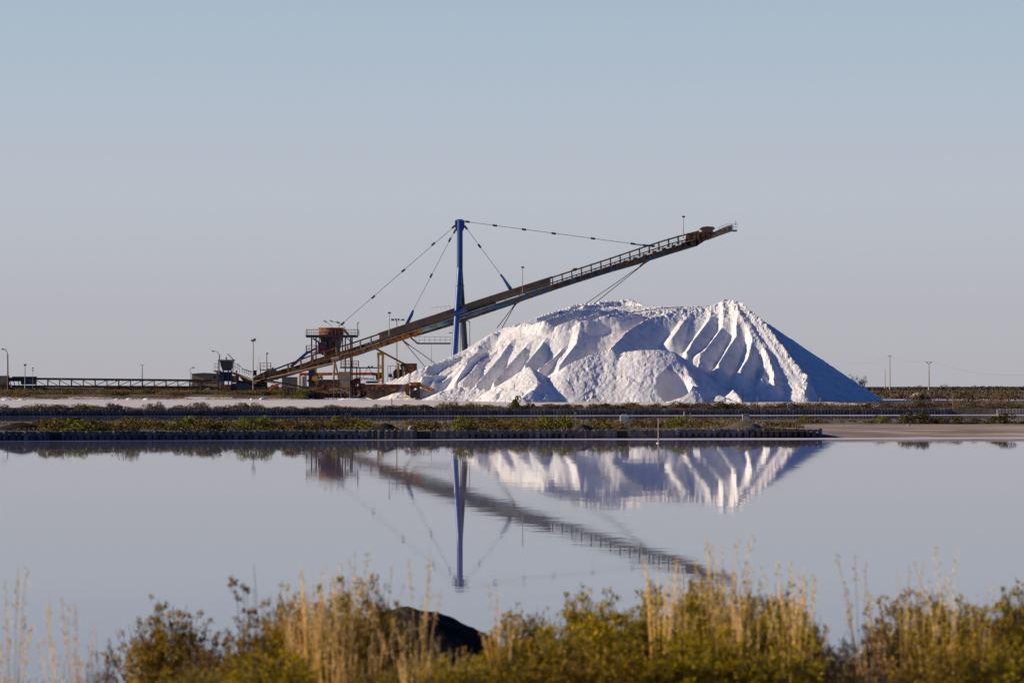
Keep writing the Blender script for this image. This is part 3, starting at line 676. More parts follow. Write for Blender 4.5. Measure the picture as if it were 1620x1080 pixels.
q.beam(P(613.6,578.5,YB+5), P(626,579,YB+5), 0.1); q.beam(P(613.6,590.5,YB+5), P(626,591,YB+5), 0.1); q.prect(614.5,591.5,620,596.5,YB+4.9,0.5); q.prect(619.5,594,621,606,YB+4.7,0.2)
q.build('open_frame', M['cable'], dr)
# yellow gantry
yg = thing('yellow_gantry', 'yellow painted steel portal under the rusty part of the boom', 'gantry', P(602, 606, YB+4))
for x0, x1 in ((597.2,600.2),(603.6,607.4)):
    q = MB(); q.prect(x0, 561, x1, 606, YB+4, 0.5); q.build('gantry_leg', M['yellow'], yg)
q = MB(); q.slab([(596.6,557),(607.4,557),(607.6,566),(606,563),(601.5,561.5),(598.5,564),(596.6,566)], YB+3.9, 0.7); q.prect(597,577.5,606,579,YB+3.95,0.3); q.build('gantry_head', M['yellow'], yg)

# ------------------------------------------------------------------ hopper tower
YT = 628.0
ht = thing('hopper_tower', 'blue steel tower with a round rusty bin and railed platforms behind the boom', 'hopper tower', P(524, 628, YT))
q = MB(); c0 = P(524,531,YT); c1 = P(524,519,YT); q.tube(c0, c1, 2.75, n=28); q.tube(P(524,556,YT), c0, 1.9, 2.6, n=20); q.tube(P(524,572,YT), P(524,556,YT), 0.9, 1.9, n=16); q.build('bin', M['rust_red'], ht)
q = MB(); q.disc(c1, (0,0,1), 2.9, 0.15, 28); q.disc(P(524,525,YT), (0,0,1), 2.82, 0.10, 28); q.build('bin_rim', M['rust_dk'], ht)
q = MB(); a = P(483.6,534,YT-3); b = P(566.5,530.3,YT+3); q.box(a.x, b.x, YT-3, YT+3, a.z+0.1, b.z); q.build('platform', M['blue_dk'], ht)
def rect_rail(q, x0, x1, y, D0, D1, h, n):
    q.rail(P(x0,y,D0), P(x1,y,D0), h, n, 0.035); a = P(x0,y,D1); b = P(x1,y,D1); a.z = b.z = P(x0,y,D0).z; a.x = P(x0,y,D0).x; b.x = P(x1,y,D0).x
    q.rail(a, b, h, n, 0.035); q.rail(P(x0,y,D0), a, h, 3, 0.035); q.rail(P(x1,y,D0), b, h, 3, 0.035)
q = MB(); rect_rail(q, 484, 566, 530.3, YT-2.9, YT+2.9, 1.3, 14); q.build('railing', M['rust_red'], ht)
q = MB(); rect_rail(q, 484, 501, 557, YT-2.9, YT-0.5, 1.5, 4); q.build('railing', M['rust_red'], ht)
q = MB(); q.prect(483.6,557,502,558.4,YT-3,2.5); q.prect(538,580,566,581.4,YT-3,3); q.build('lower_platform', M['blue_dk'], ht)
q = MB(); rect_rail(q, 539, 566.5, 580, YT-2.9, YT-0.1, 1.35, 7); q.build('railing', M['rust_red'], ht)
for x, dd in ((493,-2.6),(554.6,-2.6),(546.3,1.0),(500,2.4),(557,2.4)):
    q = MB(); q.beam(P(x,534,YT+dd), P(x,632,YT+dd), 0.28); q.build('column', M['blue_dk'], ht)
q = MB(); q.beam(P(495,535,YT-2.7), P(520,552,YT-2.7), 0.35, 0.35); q.beam(P(548,534,YT-2.7), P(556,541,YT-2.7), 0.2); q.beam(P(505,534,YT-2.5), P(505,556,YT-2.5), 0.2); q.beam(P(522,534,YT-2.6), P(522,556,YT-2.6), 0.5,0.5); q.beam(P(542,534,YT-2.6), P(542,556,YT-2.6), 0.25); q.build('brace', M['blue_dk'], ht)
q = MB(); q.prect(503,541,517,560,YT-2.4,1.0); q.prect(530,537,538,556,YT-2.3,1.2); q.build('bin_casing', M['tan'], ht)
q = MB(); q.slab([(503,553),(512,547),(518,556),(510,562)], YT-2.75, 0.3); q.build('warning_panel', M['redp'], ht)
q = MB(); q.beam(P(544,521,YT-2.2), P(552,531,YT-2.4), 0.45); q.build('feed_pipe', M['rust'], ht)
q = MB(); q.prect(486,600,546,604,YT-2,4); q.prect(488,572,498,632,YT-1.5,1.5); q.build('base_frame', M['blue_dk'], ht)
for (bx, by, hx, hy, mm) in ((525.5,520,514.5,508,'glass'),(537,517,524.5,507.6,'glass'),(545,520,535,509.6,'cable')):
    q = MB(); q.path([P(bx,by+3,YT-1), P(bx,by-3,YT-1), P(bx-4,by-7,YT-1), P(hx+2,hy+1,YT-1)], 0.05, 6); l_ = q.build('lamp_arm', M['galv'], ht)
    q = MB(); q.beam(P(hx-2.6,hy-0.6,YT-1), P(hx+2.6,hy+1.2,YT-1), 0.4, 0.28); q.build('lamp_head', M[mm], l_)
q = MB(); q.beam(P(565.8,511,YT-2.9), P(565.8,534,YT-2.9), 0.14); q.beam(P(565.8,511,YT-2.9), P(568,509.8,YT-2.9), 0.12, 0.2); q.build('corner_post', M['blue_dk'], ht)

# blue and orange gantry running right from the tower
YG = 634.0
og = thing('pipe_bridge', 'blue steel bridge with a thick orange pipe running behind the yellow gantry', 'pipe bridge', P(570, 610, YG))
q = MB(); q.tube(P(474,591.5,YG), P(590,591,YG), 0.34, n=14); q.build('orange_pipe', M['orange'], og)
q = MB(); q.slab([(588,588.6),(596,589.5),(606,588.5),(606,595),(600,601),(595,601),(594,594),(588,593.5)], YG-0.4, 0.8); q.build('pipe_elbow', M['rust_red'], og)
q = MB(); q.beam(P(538,581.5,YG-1), P(605,581.5,YG-1), 0.4, 0.28); q.beam(P(538,581.5,YG+1), P(605,581.5,YG+1), 0.4, 0.28)
for x in (564.4, 569.5, 605): q.beam(P(x,581.5,YG-1), P(x,620,YG-1), 0.24)
for a_, b_ in (((583,578.5),(574,598)),((583,580),(592,598))): q.beam(P(*a_,YG-1), P(*b_,YG-1), 0.10)
q.slab([(581,581),(583.4,578),(585.8,581)], YG-1.2, 0.2); q.slab([(586,581),(588.4,578),(590.8,581)], YG-1.2, 0.2)
q.build('bridge_frame', M['blue_dk'], og)
q = MB(); q.beam(P(560,595.5,YG-3), P(608,603,YG-3), 0.14); q.rail(P(562,604,YG-3), P(592,604,YG-3), 0.9, 6, 0.03); q.beam(P(566,600,YG-3), P(592,599,YG-3), 0.12); q.build('hand_rail', M['galv'], og)
q = MB(); q.slab([(578,606),(580,602.5),(597,602.5),(600,606)], YG-4, 2); q.build('salt_box', M['blue_dk'], og)

# silo behind
sl = thing('silo_block', 'pale grey silos far behind the loading machine', 'silo', P(486, 618, 660))
q = MB(); q.tube(P(479,613,660), P(479,595,660), 0.45*1.4, n=12); q.tube(P(474,613,660), P(474,594,660), 0.45, n=12); q.tube(P(482.5,613,661), P(482.5,594,661), 0.4, n=12); q.build('silo_tanks', M['concrete'], sl)
q = MB(); q.prect(446,596,472,613,662,4); q.build('silo_wall', M['roof'], sl)

# ------------------------------------------------------------------ mobile screening machine in front of the trestle
YM = 598.0
GZ = ground_at(-38, 598)
def base(px, D): x = (px-CX)*D/F_PX; return (x, D, ground_at(x, D))
mm_ = thing('screening_machine', 'rusty yellow wheeled screening machine standing on the salt below the boom', 'machine', base(520, YM))
q = MB(); q.prect(489,612,553,616.5,YM-1.2,0.25); q.prect(489,612,553,616.5,YM+1.2,0.25); q.prect(489,616.3,552,618.5,YM-1.25,2.6); q.build('chassis', M['rust'], mm_)
q = MB(); c = P(491.6,623.3,YM-1.1)
for dy in (-0.6, 1.8):
    t_ = MB(); t_.disc(P(491.6,623.2,YM+dy), (1,0,0), 1.1, 0.8, 20); w_ = t_.build('wheel', M['black'], mm_)
    t_ = MB(); t_.disc(P(488.3,623.2,YM+dy), (1,0,0), 0.5, 0.1, 14); t_.build('rim', M['rust'], w_)
q = MB()
for x in (497,503,508,514,520,526,533,539,545,551): q.beam(P(x,617,YM-1.1), P(x+rr.uniform(-1.2,1.2),631.6,YM-1.1), 0.16, 0.16)
q.prect(500,622,550,629,YM+0.3,0.8); q.prect(497,620,512,631,YM-0.4,0.6)
q.build('under_frame', M['rust_dk'], mm_)
q = MB(); q.slab([(500,603),(507,600.5),(533,600.5),(538,604),(537,612),(497,612),(496,607)], YM-0.9, 2.2); q.build('screen_box', M['rust_dk'], mm_)
q = MB(); q.slab([(493.5,596),(498,593.5),(503,596.5),(505,601),(499,603),(493.5,600.5)], YM-0.9, 1.6); q.slab([(503,589.5),(509,590),(511,598),(508.5,601),(505,595)], YM-0.8, 1.0); q.build('yellow_engine', M['yellow'], mm_)
q = MB(); q.beam(P(499,590,YM-1), P(506,599,YM-1), 0.3); q.build('hydraulic_arm', M['blue_dk'], mm_)
q = MB(); q.prect(536,587.8,552,600.3,YM-1.3,0.15); q.prect(537.5,600.6,552,612.6,YM-1.25,0.15); q.prect(537.5,588.5,552,612,YM-1.0,2.2); q.build('panel_box', M['tan'], mm_)
q = MB(); q.beam(P(553,587,YM-1.35), P(553.4,630.5,YM-1.35), 0.16); q.beam(P(500.3,603,YM-1.35), P(500.3,616,YM-1.35), 0.16); q.beam(P(520.5,615.5,YM-1.4), P(538,615,YM-1.4), 0.2,0.25); q.beam(P(538,615,YM-1.4), P(553,621,YM-1.4), 0.2,0.25); q.beam(P(528,601,YM-1.3),P(528,629,YM-1.3),0.12); q.beam(P(538,617,YM-1.3), P(539.5,628,YM-1.3),0.12); q.build('outrigger', M['pale'], mm_)
q = MB(); q.beam(P(489,615.5,YM-1.6), P(489.2,617,YM-1.6), 0.35); q.build('marker_lamp', M['glass'], mm_)
# feed belt on the left of it
fb = thing('low_feed_belt', 'thin dark belt sloping down from the tail drum to the screening machine', 'conveyor', base(450, 606))
q = MB(); q.beam(P(420,601,606), P(490,614,606), 1.0, 0.35); q.build('belt_frame', M['rust_dk'], fb)
q = MB(); q.beam(P(418,603,605.3), P(489,617.5,605.3), 0.2, 0.18)
for x in np.arange(424, 488, 8): q.beam(P(x, 602+(x-420)*0.186, 605.3), P(x+5, 604.5+(x-420)*0.2, 605.3), 0.10)
q.build('lower_rail', M['pale'], fb)
for x in (440, 466):
    q = MB(); q.beam(P(x,606+(x-440)*.15,606), (P(x,606,606).x, 606, 2.0), 0.16); q.build('belt_leg', M['rust_dk'], fb)
op = thing('orange_pump', 'small orange pump unit standing in the scrub under the boom tail', 'pump', P(432, 615, 604))
q = MB(); q.slab([(427.5,611),(430,608),(435,608.5),(438,606.5),(439,609),(436,613),(433,615),(429,614.5)], 604, 1.0); q.tube(P(428,614,604.5), P(428,620,604.5), 0.15, n=6); q.tube(P(436,612,604.5), P(436,620,604.5), 0.15, n=6); q.build('pump_body', M['orange'], op)

# machinery right of it: dark drive cluster
dcl = thing('drive_unit', 'dark tangle of rusted drive gear between the tan panel box and the long trough', 'machine', base(566, 600))
q = MB()
for (x0,y0,x1,y1) in ((554,601,562,612),(561,598,570,607),(556,611,571,617),(567,606,577,616),(558,617,566,626),(570,617,580,628)): q.prect(x0,y0,x1,y1,599+rr.random(),1.6)
q.disc(P(562,604,598.9),(0,1,0),0.7,0.4); q.disc(P(572,612,598.7),(0,1,0),0.8,0.4); q.prect(555,627,580,631,600,0.8)
q.build('gear_casing', M['rust_dk'], dcl)
q = MB(); q.slab([(571,607),(574,607),(579,617),(579,620),(575,619)], 598.4, 0.5); q.slab([(573,620),(578,620),(579,629),(574,629)], 598.4, 0.5); q.build('rusty_arm', M['rust'], dcl)
q = MB(); q.disc(P(566.6,625.5,598.3),(0,1,0),0.22,0.2); q.disc(P(560,626,598.5),(0,1,0),0.15,0.2); q.build('bearing_caps', M['white'], dcl)
q = MB()
for x in (556, 560, 565): q.beam(P(x,612,598.6), P(x+rr.uniform(-1,1),629,598.6), 0.1)
q.beam(P(555,596,598.8), P(571,606,598.8), 0.12); q.build('drive_rods', M['galv'], dcl)
# long trough hopper
lt = thing('receiving_trough', 'long dark steel trough hopper standing on the salt at the left foot of the heap', 'hopper', base(605, 596))
q = MB(); q.slab([(576,607.6),(635,607.6),(632,612),(627.5,618.3),(580.5,618.3),(578,612)], 594.2, 3.6); q.build('trough', M['rust_dk'], lt)
q = MB(); q.slab([(580.5,618.6),(627.5,618.6),(627.5,629.5),(622,630.5),(585,630.2),(580.5,629)], 594.6, 3.0); q.build('lower_casing', M['brown'], lt)
q = MB()
for x in (587,597,607,617,627): q.prect(x,618.6,x+0.9,629.5,594.45,0.12)
q.build('casing_ribs', M['rust_dk'], lt)
# wheeled rusty feeder
wf = thing('wheeled_feeder', 'rust-red wheeled feeder with a plank ramp beside the foot of the salt heap', 'machine', base(655, 592))
q = MB(); q.slab([(647,604.5),(665,604),(666,607.5),(687,614.5),(687,618),(681,618),(664,611),(650,609)], 591, 2.2); q.build('ramp', M['rust'], wf)
q = MB(); q.slab([(638,608),(646,606),(648,626),(643,625),(639,616)], 591, 2.0); q.slab([(643.5,608),(647.6,608),(648,622),(644,622)], 590.6, 0.3); q.prect(648,609,664,614,591.2,1.8); q.build('feeder_body', M['rust_red'], wf)
q = MB(); q.beam(P(629,621,590.8), P(640,611,590.8), 0.16); q.beam(P(628,629,590.8), P(640,617,590.8), 0.12); q.beam(P(629,621,590.8), P(639,620,590.8), 0.1); q.beam(P(628,629,590.8), P(648,627.5,590.8), 0.14); q.build('draw_bar', M['pale'], wf)
for x in (652, 661.5):
    for dy in (-0.4, 1.9):
        t_ = MB(); t_.disc(P(x,621.8,591.5+dy), (1,0,0), 1.05, 0.7, 20); w_ = t_.build('wheel', M['black'], wf)
        t_ = MB(); t_.disc(P(x-2.8,621.8,591.5+dy), (1,0,0), 0.45, 0.1, 12); t_.build('rim', M['rust_dk'], w_)

# ------------------------------------------------------------------ transfer station at the left
YS = 616.0
ts = thing('transfer_hopper', 'blue framed transfer hopper with a railed landing at the end of the long truss conveyor', 'hopper', P(355, 622, YS))
q = MB(); q.slab([(347.6,570),(368.6,570),(367,578),(364,586),(352,586),(349,578)], YS-1.4, 2.8); q.build('hopper_funnel', M['brown'], ts)
q = MB(); q.prect(345,568.6,369.6,570.6,YS-1.6,3.2); q.prect(347,560,348,568.6,YS,0.2); q.prect(357,564.5,359,568.6,YS,0.3)
for x in (346, 368.6): q.beam(P(x,569,YS-1.5), P(x,590,YS-1.5), 0.2)
q.build('hopper_frame', M['pale'], ts)
q = MB(); q.prect(338,586,349,588,YS-1.4,2.4); q.rail(P(338.4,586,YS-1.3), P(347,586,YS-1.3), 1.5, 3, 0.04); q.rail(P(338.4,586,YS+0.9), P(347,586,YS+0.9), 1.5, 3, 0.04); q.build('landing', M['pale'], ts)
q = MB(); q.prect(347,588,366,603,YS-1.2,2.2)
for x in (345,353,361,366,374): q.beam(P(x,586,YS-1.4), P(x+0.8,620,YS-1.4), 0.26)
q.beam(P(341,587,YS-1.4), P(349,596,YS-1.4), 0.2); q.build('blue_frame', M['blue_dk'], ts)
q = MB(); q.slab([(366,606),(389,606),(401,611),(413,612),(414,618),(366,619)], YS-1.6, 2.4); q.build('blue_machine', M['blue_dk'], ts)
q = MB(); q.prect(366,594,377,605,YS-1.5,1.6); q.prect(350,608,365,619,YS-1.7,2.2); q.build('rust_casing', M['rust_red'], ts)
q = MB(); q.beam(P(360,559.5,YS), P(369.5,569,YS), 0.18); q.rail(P(368,583,YS-1.2), P(379,590,YS-1.2), 1.5, 3, 0.04); q.build('stair_rail', M['galv'], ts); q = MB(); q.beam(P(376,575,YS-1.2), P(385,584,YS-1.2), 0.10); q.beam(P(383,583,YS-1.2), P(399,588,YS-1.2), 0.14); q.rail(P(383,590,YS-1.2), P(397,595,YS-1.2), 0.9, 4, 0.04); q.build('stair_rail', M['galv'], ts)
q = MB(); q.beam(P(368,590,YS-1), P(403,605,YS-1), 1.0, 0.35); q.beam(P(370,589,YS-1.6), P(401,600.5,YS-1.6), 0.2, 0.2); q.slab([(379,596),(392,600),(403,606),(385,604)], YS-1.2, 0.5); q.build('short_belt', M['rust'], ts)
q = MB(); q.prect(399.5,585.5,405.5,594,YS-0.5,0.8); q.slab([(372,600),(405,607),(413,600),(422,598),(420,612),(376,610)], YS+0.5, 1.5); q.build('drive_box', M['rust_dk'], ts)
q = MB(); rect_rail(q, 411, 427.5, 584.5, YS-1, YS+1, 1.5, 3); q.prect(411,584.5,428,586,YS-1,2); q.beam(P(412,586,YS), P(412,604,YS), 0.14); q.beam(P(427,586,YS), P(427,600,YS), 0.14); q.build('work_platform', M['pale'], ts)
# long horizontal truss conveyor
YC = 620.0
tc_ = thing('truss_conveyor', 'long low rusty truss conveyor crossing the left side behind the scrub bank', 'conveyor', P(180, 617, YC))
q = MB()
for dy in (-1.1, 1.1):
    q.beam(P(8,598.6,YC+dy), P(335,602.0,YC+dy), 0.14, 0.42); q.beam(P(12,610,YC+dy), P(335,611.4,YC+dy), 0.16, 0.26)
q.build('truss_chords', M['rust_dk'], tc_)
strip([(8,597.2),(335,600.5)], 8, 335, -0.4, 0.5, YC-0.9, 1.8, 60).build('belt', M['belt'], tc_)
k = 0
for x in np.arange(57, 334, 18.7):
    t = 598.6+3.4*(x-8)/327; q = MB()
    for dy in (-1.14, 1.14):
        q.beam(P(x,t,YC+dy), P(x,610.8,YC+dy), 0.26 if k % 2 else 0.2)
        if x+18 < 334: q.beam(P(x+(0 if k < 5 else 17),t+2,YC+dy), P(x+(17 if k < 5 else 0),610.2,YC+dy), 0.13)
    q.build('truss_frame', M['rust_dk'] if k % 2 else M['brown'], tc_); k += 1
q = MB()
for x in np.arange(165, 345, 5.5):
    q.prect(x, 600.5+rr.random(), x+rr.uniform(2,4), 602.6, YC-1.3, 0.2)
q.beam(P(165,612.6,YC+0.2), P(345,613.6,YC+0.2), 1.4, 0.5); q.beam(P(20,611.8,YC+0.6), P(165,612.4,YC+0.6), 1.0, 0.3); q.beam(P(165,613.4,YC-1.2), P(345,614.2,YC-1.2), 0.4, 0.35); q.beam(P(300,603,YC-1.3), P(345,606,YC-1.3), 0.3, 0.3); q.beam(P(318,612,YC-1.3), P(332,604,YC-1.3), 0.15)  # wide dark beams added to deepen the shade under the truss, beside the girder
q.build('girder_and_shade_beams', M['rust_dk'], tc_)
q = MB(); q.beam(P(0,612.4,YC-1.2), P(70,613,YC-1.2), 0.5, 0.3); q.tube(P(70,614.2,YC-1.2), P(165,615.2,YC-1.2), 0.32, n=10); q.build('water_pipe', M['roof'], tc_)
q = MB(); q.prect(19,595.3,55,597.2,YC-1.4,2.8); q.prect(33,597.2,55,608,YC-1.3,2.6); q.prect(13,600,33,603,YC-1.2,2.2)
for x in (14,20,27,33): q.beam(P(x,598,YC-1.3), P(x+4,611,YC-1.3), 0.15)
q.build('tail_station', M['blue_dk'], tc_)
q = MB()
for x in np.arange(20, 340, 37.4): q.beam(P(x,611,YC-0.9), (P(x,611,YC).x, YC-0.9, 2.0), 0.22); q.beam(P(x,611,YC+0.9), (P(x,611,YC).x, YC+0.9, 2.0), 0.22)
q.build('trestle_legs', M['rust_dk'], tc_)
tl = thing('striped_container', 'tan corrugated container at the left edge of the picture beside the truss conveyor', 'container', P(5, 612, YC-2))
q = MB(); q.prect(-6,594,11.5,608,YC-3,2.6)
for x in np.arange(-5, 11, 2.2): q.prect(x,594.4,x+1.0,607.6,YC-3.06,0.05)
q.build('container_body', M['pale'], tl)
q = MB(); q.prect(-7,608,12.5,613.5,YC-3.2,2.8); q.build('skid', M['rust_dk'], tl)
# building
bd = thing('utility_building', 'low tan building with a grey roof behind the transfer hopper', 'building', P(325, 616, 660))
q = MB(); q.prect(303.5,592,349,614,660,9); q.build('wall', M['ochre'], bd)
q = MB(); q.slab([(302.6,592.4),(303.6,590.8),(322,589.4),(349,591),(350,592.4)], 659.6, 10); q.build('roof', M['roof'], bd)
q = MB(); q.prect(338,594,341,599,659.93,0.1); q.build('window', M['rust_dk'], bd)
q = MB(); q.prect(312,600,316,613,659.93,0.1); q.build('door', M['roof'], bd)

# concrete block under the truss end
cb = MB(); cb.slab([(325,613.5),(331.5,613),(332,620),(324.5,620)], YC-3, 1.6); o = cb.build('concrete_block', M['concrete']); tag(o, 'small pale concrete block under the right end of the long truss', 'block')
for v_ in []: pass

# ------------------------------------------------------------------ lamps and poles
def street_lamp(x, ybase, ytop, D, head, label, m_='galv', w=0.09):
    b = P(x, ybase, D); o = thing('street_lamp', label, 'street lamp', b, 'lamp poles of the salt works')
    q = MB(); bend = P(x-0.3, ytop+7, D); q.tube(b, bend, w*1.3, w, n=8); q.path([bend, P(x-2, ytop+3, D), P((x+head[0])/2, head[1]+0.6, D), P(*head, D)], w*0.6, 6); q.build('pole', M[m_], o)
    q = MB(); q.beam(P(head[0]-2.2, head[1]-0.2, D), P(head[0]+1.6, head[1]+1.0, D), 0.35, 0.24); q.build('lamp_head', M['roof'], o)
    return o
def flood_pole(x, ybase, ytop, D, label, heads, m_='galv', w=0.09):
    b = P(x, ybase, D); o = thing('floodlight_pole', label, 'floodlight', b, 'floodlight poles of the salt works')
    q = MB(); q.tube(b, P(x, ytop, D), w*1.3, w*0.8, n=8); q.build('pole', M[m_], o)
    for (dx, w_, h_, tilt) in heads:
        q = MB(); c = P(x+dx, ytop-h_/2, D); q.slab([(x+dx-w_/2, ytop-h_-tilt), (x+dx+w_/2, ytop-h_+tilt*-1), (x+dx+w_*0.35, ytop-tilt), (x+dx-w_*0.3, ytop)], D-0.2, 0.4); q.build('flood_light', M['roof'], o)
    return o
street_lamp(12.5, 617, 553, 604, (5,552), 'tall curved street lamp with a dark pole at the far left edge of the picture', 'brownpole', 0.13)
street_lamp(347, 592, 554.5, 640, (337.5,555), 'curved street lamp rising just left of the transfer hopper')
street_lamp(302, 614, 581, 700, (306,581), 'small street lamp at the left corner of the tan building')
flood_pole(39.5, 615, 578.5, 612, 'short pole with a square dark floodlight above the tail of the truss', [(0,4.4,2.8,0)])
flood_pole(400.5, 617, 540, 614, 'tall pale floodlight pole with twin dark heads beside the transfer hopper', [(-1.4,5,4,-1.0),(2.2,4.2,4,0.8)], 'pale', 0.10)
flood_pole(422, 617, 560, 617, 'floodlight pole with a small round head at the tail of the boom', [(0.6,3.6,2.6,-0.4)], 'brownpole', 0.10)
mh = flood_pole(627.8, 622, 507, 640, 'tall pole with a row of four floodlights behind the rusty boom', [(-6.8,5.6,2.6,0.2),(-1.6,3.4,3.2,0),(2.6,3.4,3.2,0),(9.4,6,2.8,-0.2)], 'pale', 0.13)
q = MB(); q.beam(P(619,507,640), P(639,506.6,640), 0.08); q.build('cross_bar', M['galv'], mh)
flood_pole(225, 614, 577.5, 760, 'thin pale pole with a double arm standing behind the middle of the truss', [(-1.8,2.6,0.8,0.4),(1.8,2.6,0.8,-0.4)], 'galv', 0.13)
def simple_mast(x, yb, yt, D, label, nm='antenna_mast', cat='antenna', r=0.05, lean=0.0, m_='galv', extra=None):
    q = MB(); q.tube(P(x, yb, D), P(x+lean, yt, D), r, r*0.6, n=6)
    if extra: extra(q)
    o = q.build(nm, M[m_]); tag(o, label, cat); return o
simple_mast(52, 614, 581, 612, 'thin antenna mast beside the square floodlight at the left', extra=lambda q: (q.prect(50.8,581,53,583,611.9,0.2), q.prect(50.8,585,53,586.5,611.9,0.2)))
simple_mast(405.5, 590, 565, 615, 'thin leaning rod behind the drive box of the transfer hopper', lean=5, r=0.04)
simple_mast(682.6, 575, 545.5, 618, 'thin dark rod standing on the left shoulder of the salt heap', 'marker_rod', 'rod', 0.04, m_='cable')
simple_mast(736+7, 548, 508, 630, 'slim pale pole just right of the blue mast', 'slim_pole', 'pole', 0.11, m_='wood', extra=lambda q: q.path([P(743,510,630), P(740,507,630), P(736,508,630), P(735,511,630)], 0.12))

# power line at the right
def power_pole(x, yb, yt, D, label, arm):
    b = P(x, yb, D); o = thing('power_pole', label, 'power pole', b, 'power poles on the plain')
    q = MB(); q.tube(b, P(x, yt, D), 0.26, 0.15, n=8); q.build('shaft', M['concrete'], o)
    q = MB()
    if arm == 'flat':
        q.beam(P(x-2.6, yt+1.0, D), P(x+2.6, yt+1.0, D), 0.14); 
        for dx in (-2.4, 0, 2.4): q.tube(P(x+dx, yt+1, D), P(x+dx, yt-1.0, D), 0.09, n=6)
    elif arm == 'vee':
        q.beam(P(x-5, yt-4.6, D), P(x, yt+0.5, D), 0.14); q.beam(P(x+5, yt-4.6, D), P(x, yt+0.5, D), 0.14); q.beam(P(x-5, yt-3.2, D), P(x+5, yt-3.2, D), 0.12)
    else: q.tube(P(x, yt, D), P(x, yt-1.0, D), 0.12, n=6)
    q.build('crossarm', M['galv'], o); return o
power_pole(1407.7, 615.5, 562.5, 1100, 'tall power pole with a flat crossarm nearest the salt heap', 'flat')
power_pole(1400, 614, 585, 1400, 'thin short power pole without crossarm just left of the tall one', 'none')
power_pole(1469.4, 617, 576, 900, 'power pole with a vee-shaped crossarm at the right of the plain', 'vee')
def wire(p, q_, sag, label):
    n = 14; pts = []
    for i in range(n+1):
        t = i/n; c = P(*p).lerp(P(*q_), t); c.z -= sag*4*t*(1-t); pts.append(c)
    m_ = MB(); m_.path(pts, 0.025, 4); o = m_.build('power_wire', M['galv']); tag(o, label, 'power line')
wire((1407.7,562,1100), (1464.4,571.5,900), 1.0, 'faint overhead wire between the flat-armed pole and the vee-armed pole')
wire((1474.4,571.5,900), (1680,589,560), 2.0, 'faint overhead wire running from the vee-armed pole out of the picture at the right')
wire((1407.7,562,1100), (1330,571,1300), 2.0, 'faint overhead wire running from the flat-armed pole behind the salt heap')
# ------------------------------------------------------------------ small things on the banks
def on_ground(px, D): x = (px-CX)*D/F_PX; return Vector((x, D, ground_at(x, D)))
def post(px, D, ytop, w, label, nm='post', cat='post', m_='wood', lean=0, sink=0.15, sq=True):
    b = on_ground(px, D); t = P(px+lean, ytop, D); q = MB(); s = w*D/F_PX
    bb = b - Vector((0,0,sink))
    (q.beam(bb, t, s) if sq else q.tube(bb, t, s/2, n=8)); q.add([t+Vector((-s/2,-s/2,0.002)),t+Vector((s/2,-s/2,0.002)),t+Vector((0,0,s*0.5)),t+Vector((s/2,s/2,0.002)),t+Vector((-s/2,s/2,0.002))], [(0,1,2),(1,3,2),(3,4,2),(4,0,2)])
    o = q.build(nm, M[m_]); return tag(o, label, cat)
post(910, 222, 652.5, 2.2, 'grey wooden post on the near bank left of the grey cabinet', m_='concrete')
post(64, 222, 663, 2.0, 'pale wooden post behind the dark mound at the left', m_='wood')
post(1538, 560, 624, 3.0, 'dark stout post on the plain at the right', m_='rust_dk')
post(1507.5, 380+24, 626, 1.4, 'thin grey post behind the far board wall at the right', m_='wood')
post(620, 420, 630, 1.3, 'small dark stake at the edge of the salt road', m_='rust_dk')
post(1175, 420, 615, 1.2, 'thin dark rod in front of the shaded salt slope', m_='rust_dk')
post(1198.5, 421, 628, 1.6, 'short grey stake right of the thin dark rod', m_='wood')
post(1092, 265, 655.5, 2.6, 'short white post just right of the leaning red and white post', m_='concrete')
post(1298, 430, 629.5, 2.4, 'yellowish stump post with a white cap near the right foot of the heap', m_='wood')
# red and white leaning post
b = on_ground(1081.5, 262); o = thing('marker_post', 'leaning marker post with red top and white shaft on the near bank', 'marker post', b)
q = MB(); q.beam(b-Vector((0,0,.1)), P(1082.6,651,262), 0.13); q.build('shaft', M['white'], o)
q = MB(); q.beam(P(1082.6,651,262), P(1084,645.6,262), 0.14); q.build('red_tip', M['redp'], o)
# pole standing in the water
b = Vector(P(1041.5, 701, 200)); b.z = 0; o = thing('mooring_stake', 'slender bamboo stake standing in the lake with a small float at its foot', 'stake', b)
q = MB(); q.tube((b.x,b.y,-0.6), P(1041.7,661,200), 0.05, 0.035, n=8); q.build('stake', M['ochre'], o)
q = MB(); q.tube((b.x,b.y,-0.03), (b.x,b.y,0.05), 0.16, 0.12, n=12); q.build('float', M['white'], o)
# cabinet
b = on_ground(988, 226); o = thing('grey_cabinet', 'light grey upright cabinet above the gap in the near board wall', 'cabinet', b)
q = MB(); z = P(988,656.5,226).z; q.box(b.x-0.35, b.x+0.35, 225.8, 226.3, b.z-0.1, z); q.box(b.x-0.22, b.x+0.22, 225.85, 226.25, z, z+0.06); q.build('body', M['white'], o)
q = MB(); q.box(b.x-0.29, b.x+0.29, 225.77, 225.8, b.z+0.12, z-0.1); q.build('door', M['concrete'], o)
b = on_ground(1180, 272); o = thing('grey_box', 'small grey box standing on the near bank behind the low earth heap', 'box', b)
q = MB(); z = P(1180,656,272).z; q.box(b.x-0.33, b.x+0.33, 271.8, 272.3, b.z-0.1, z); q.box(b.x-0.37, b.x+0.37, 271.76, 272.34, z, z+0.07); q.build('body', M['concrete'], o)
b = on_ground(1250, 402); o = thing('pale_bollard', 'pale block-shaped bollard on the far board wall in front of the shaded slope', 'bollard', b)
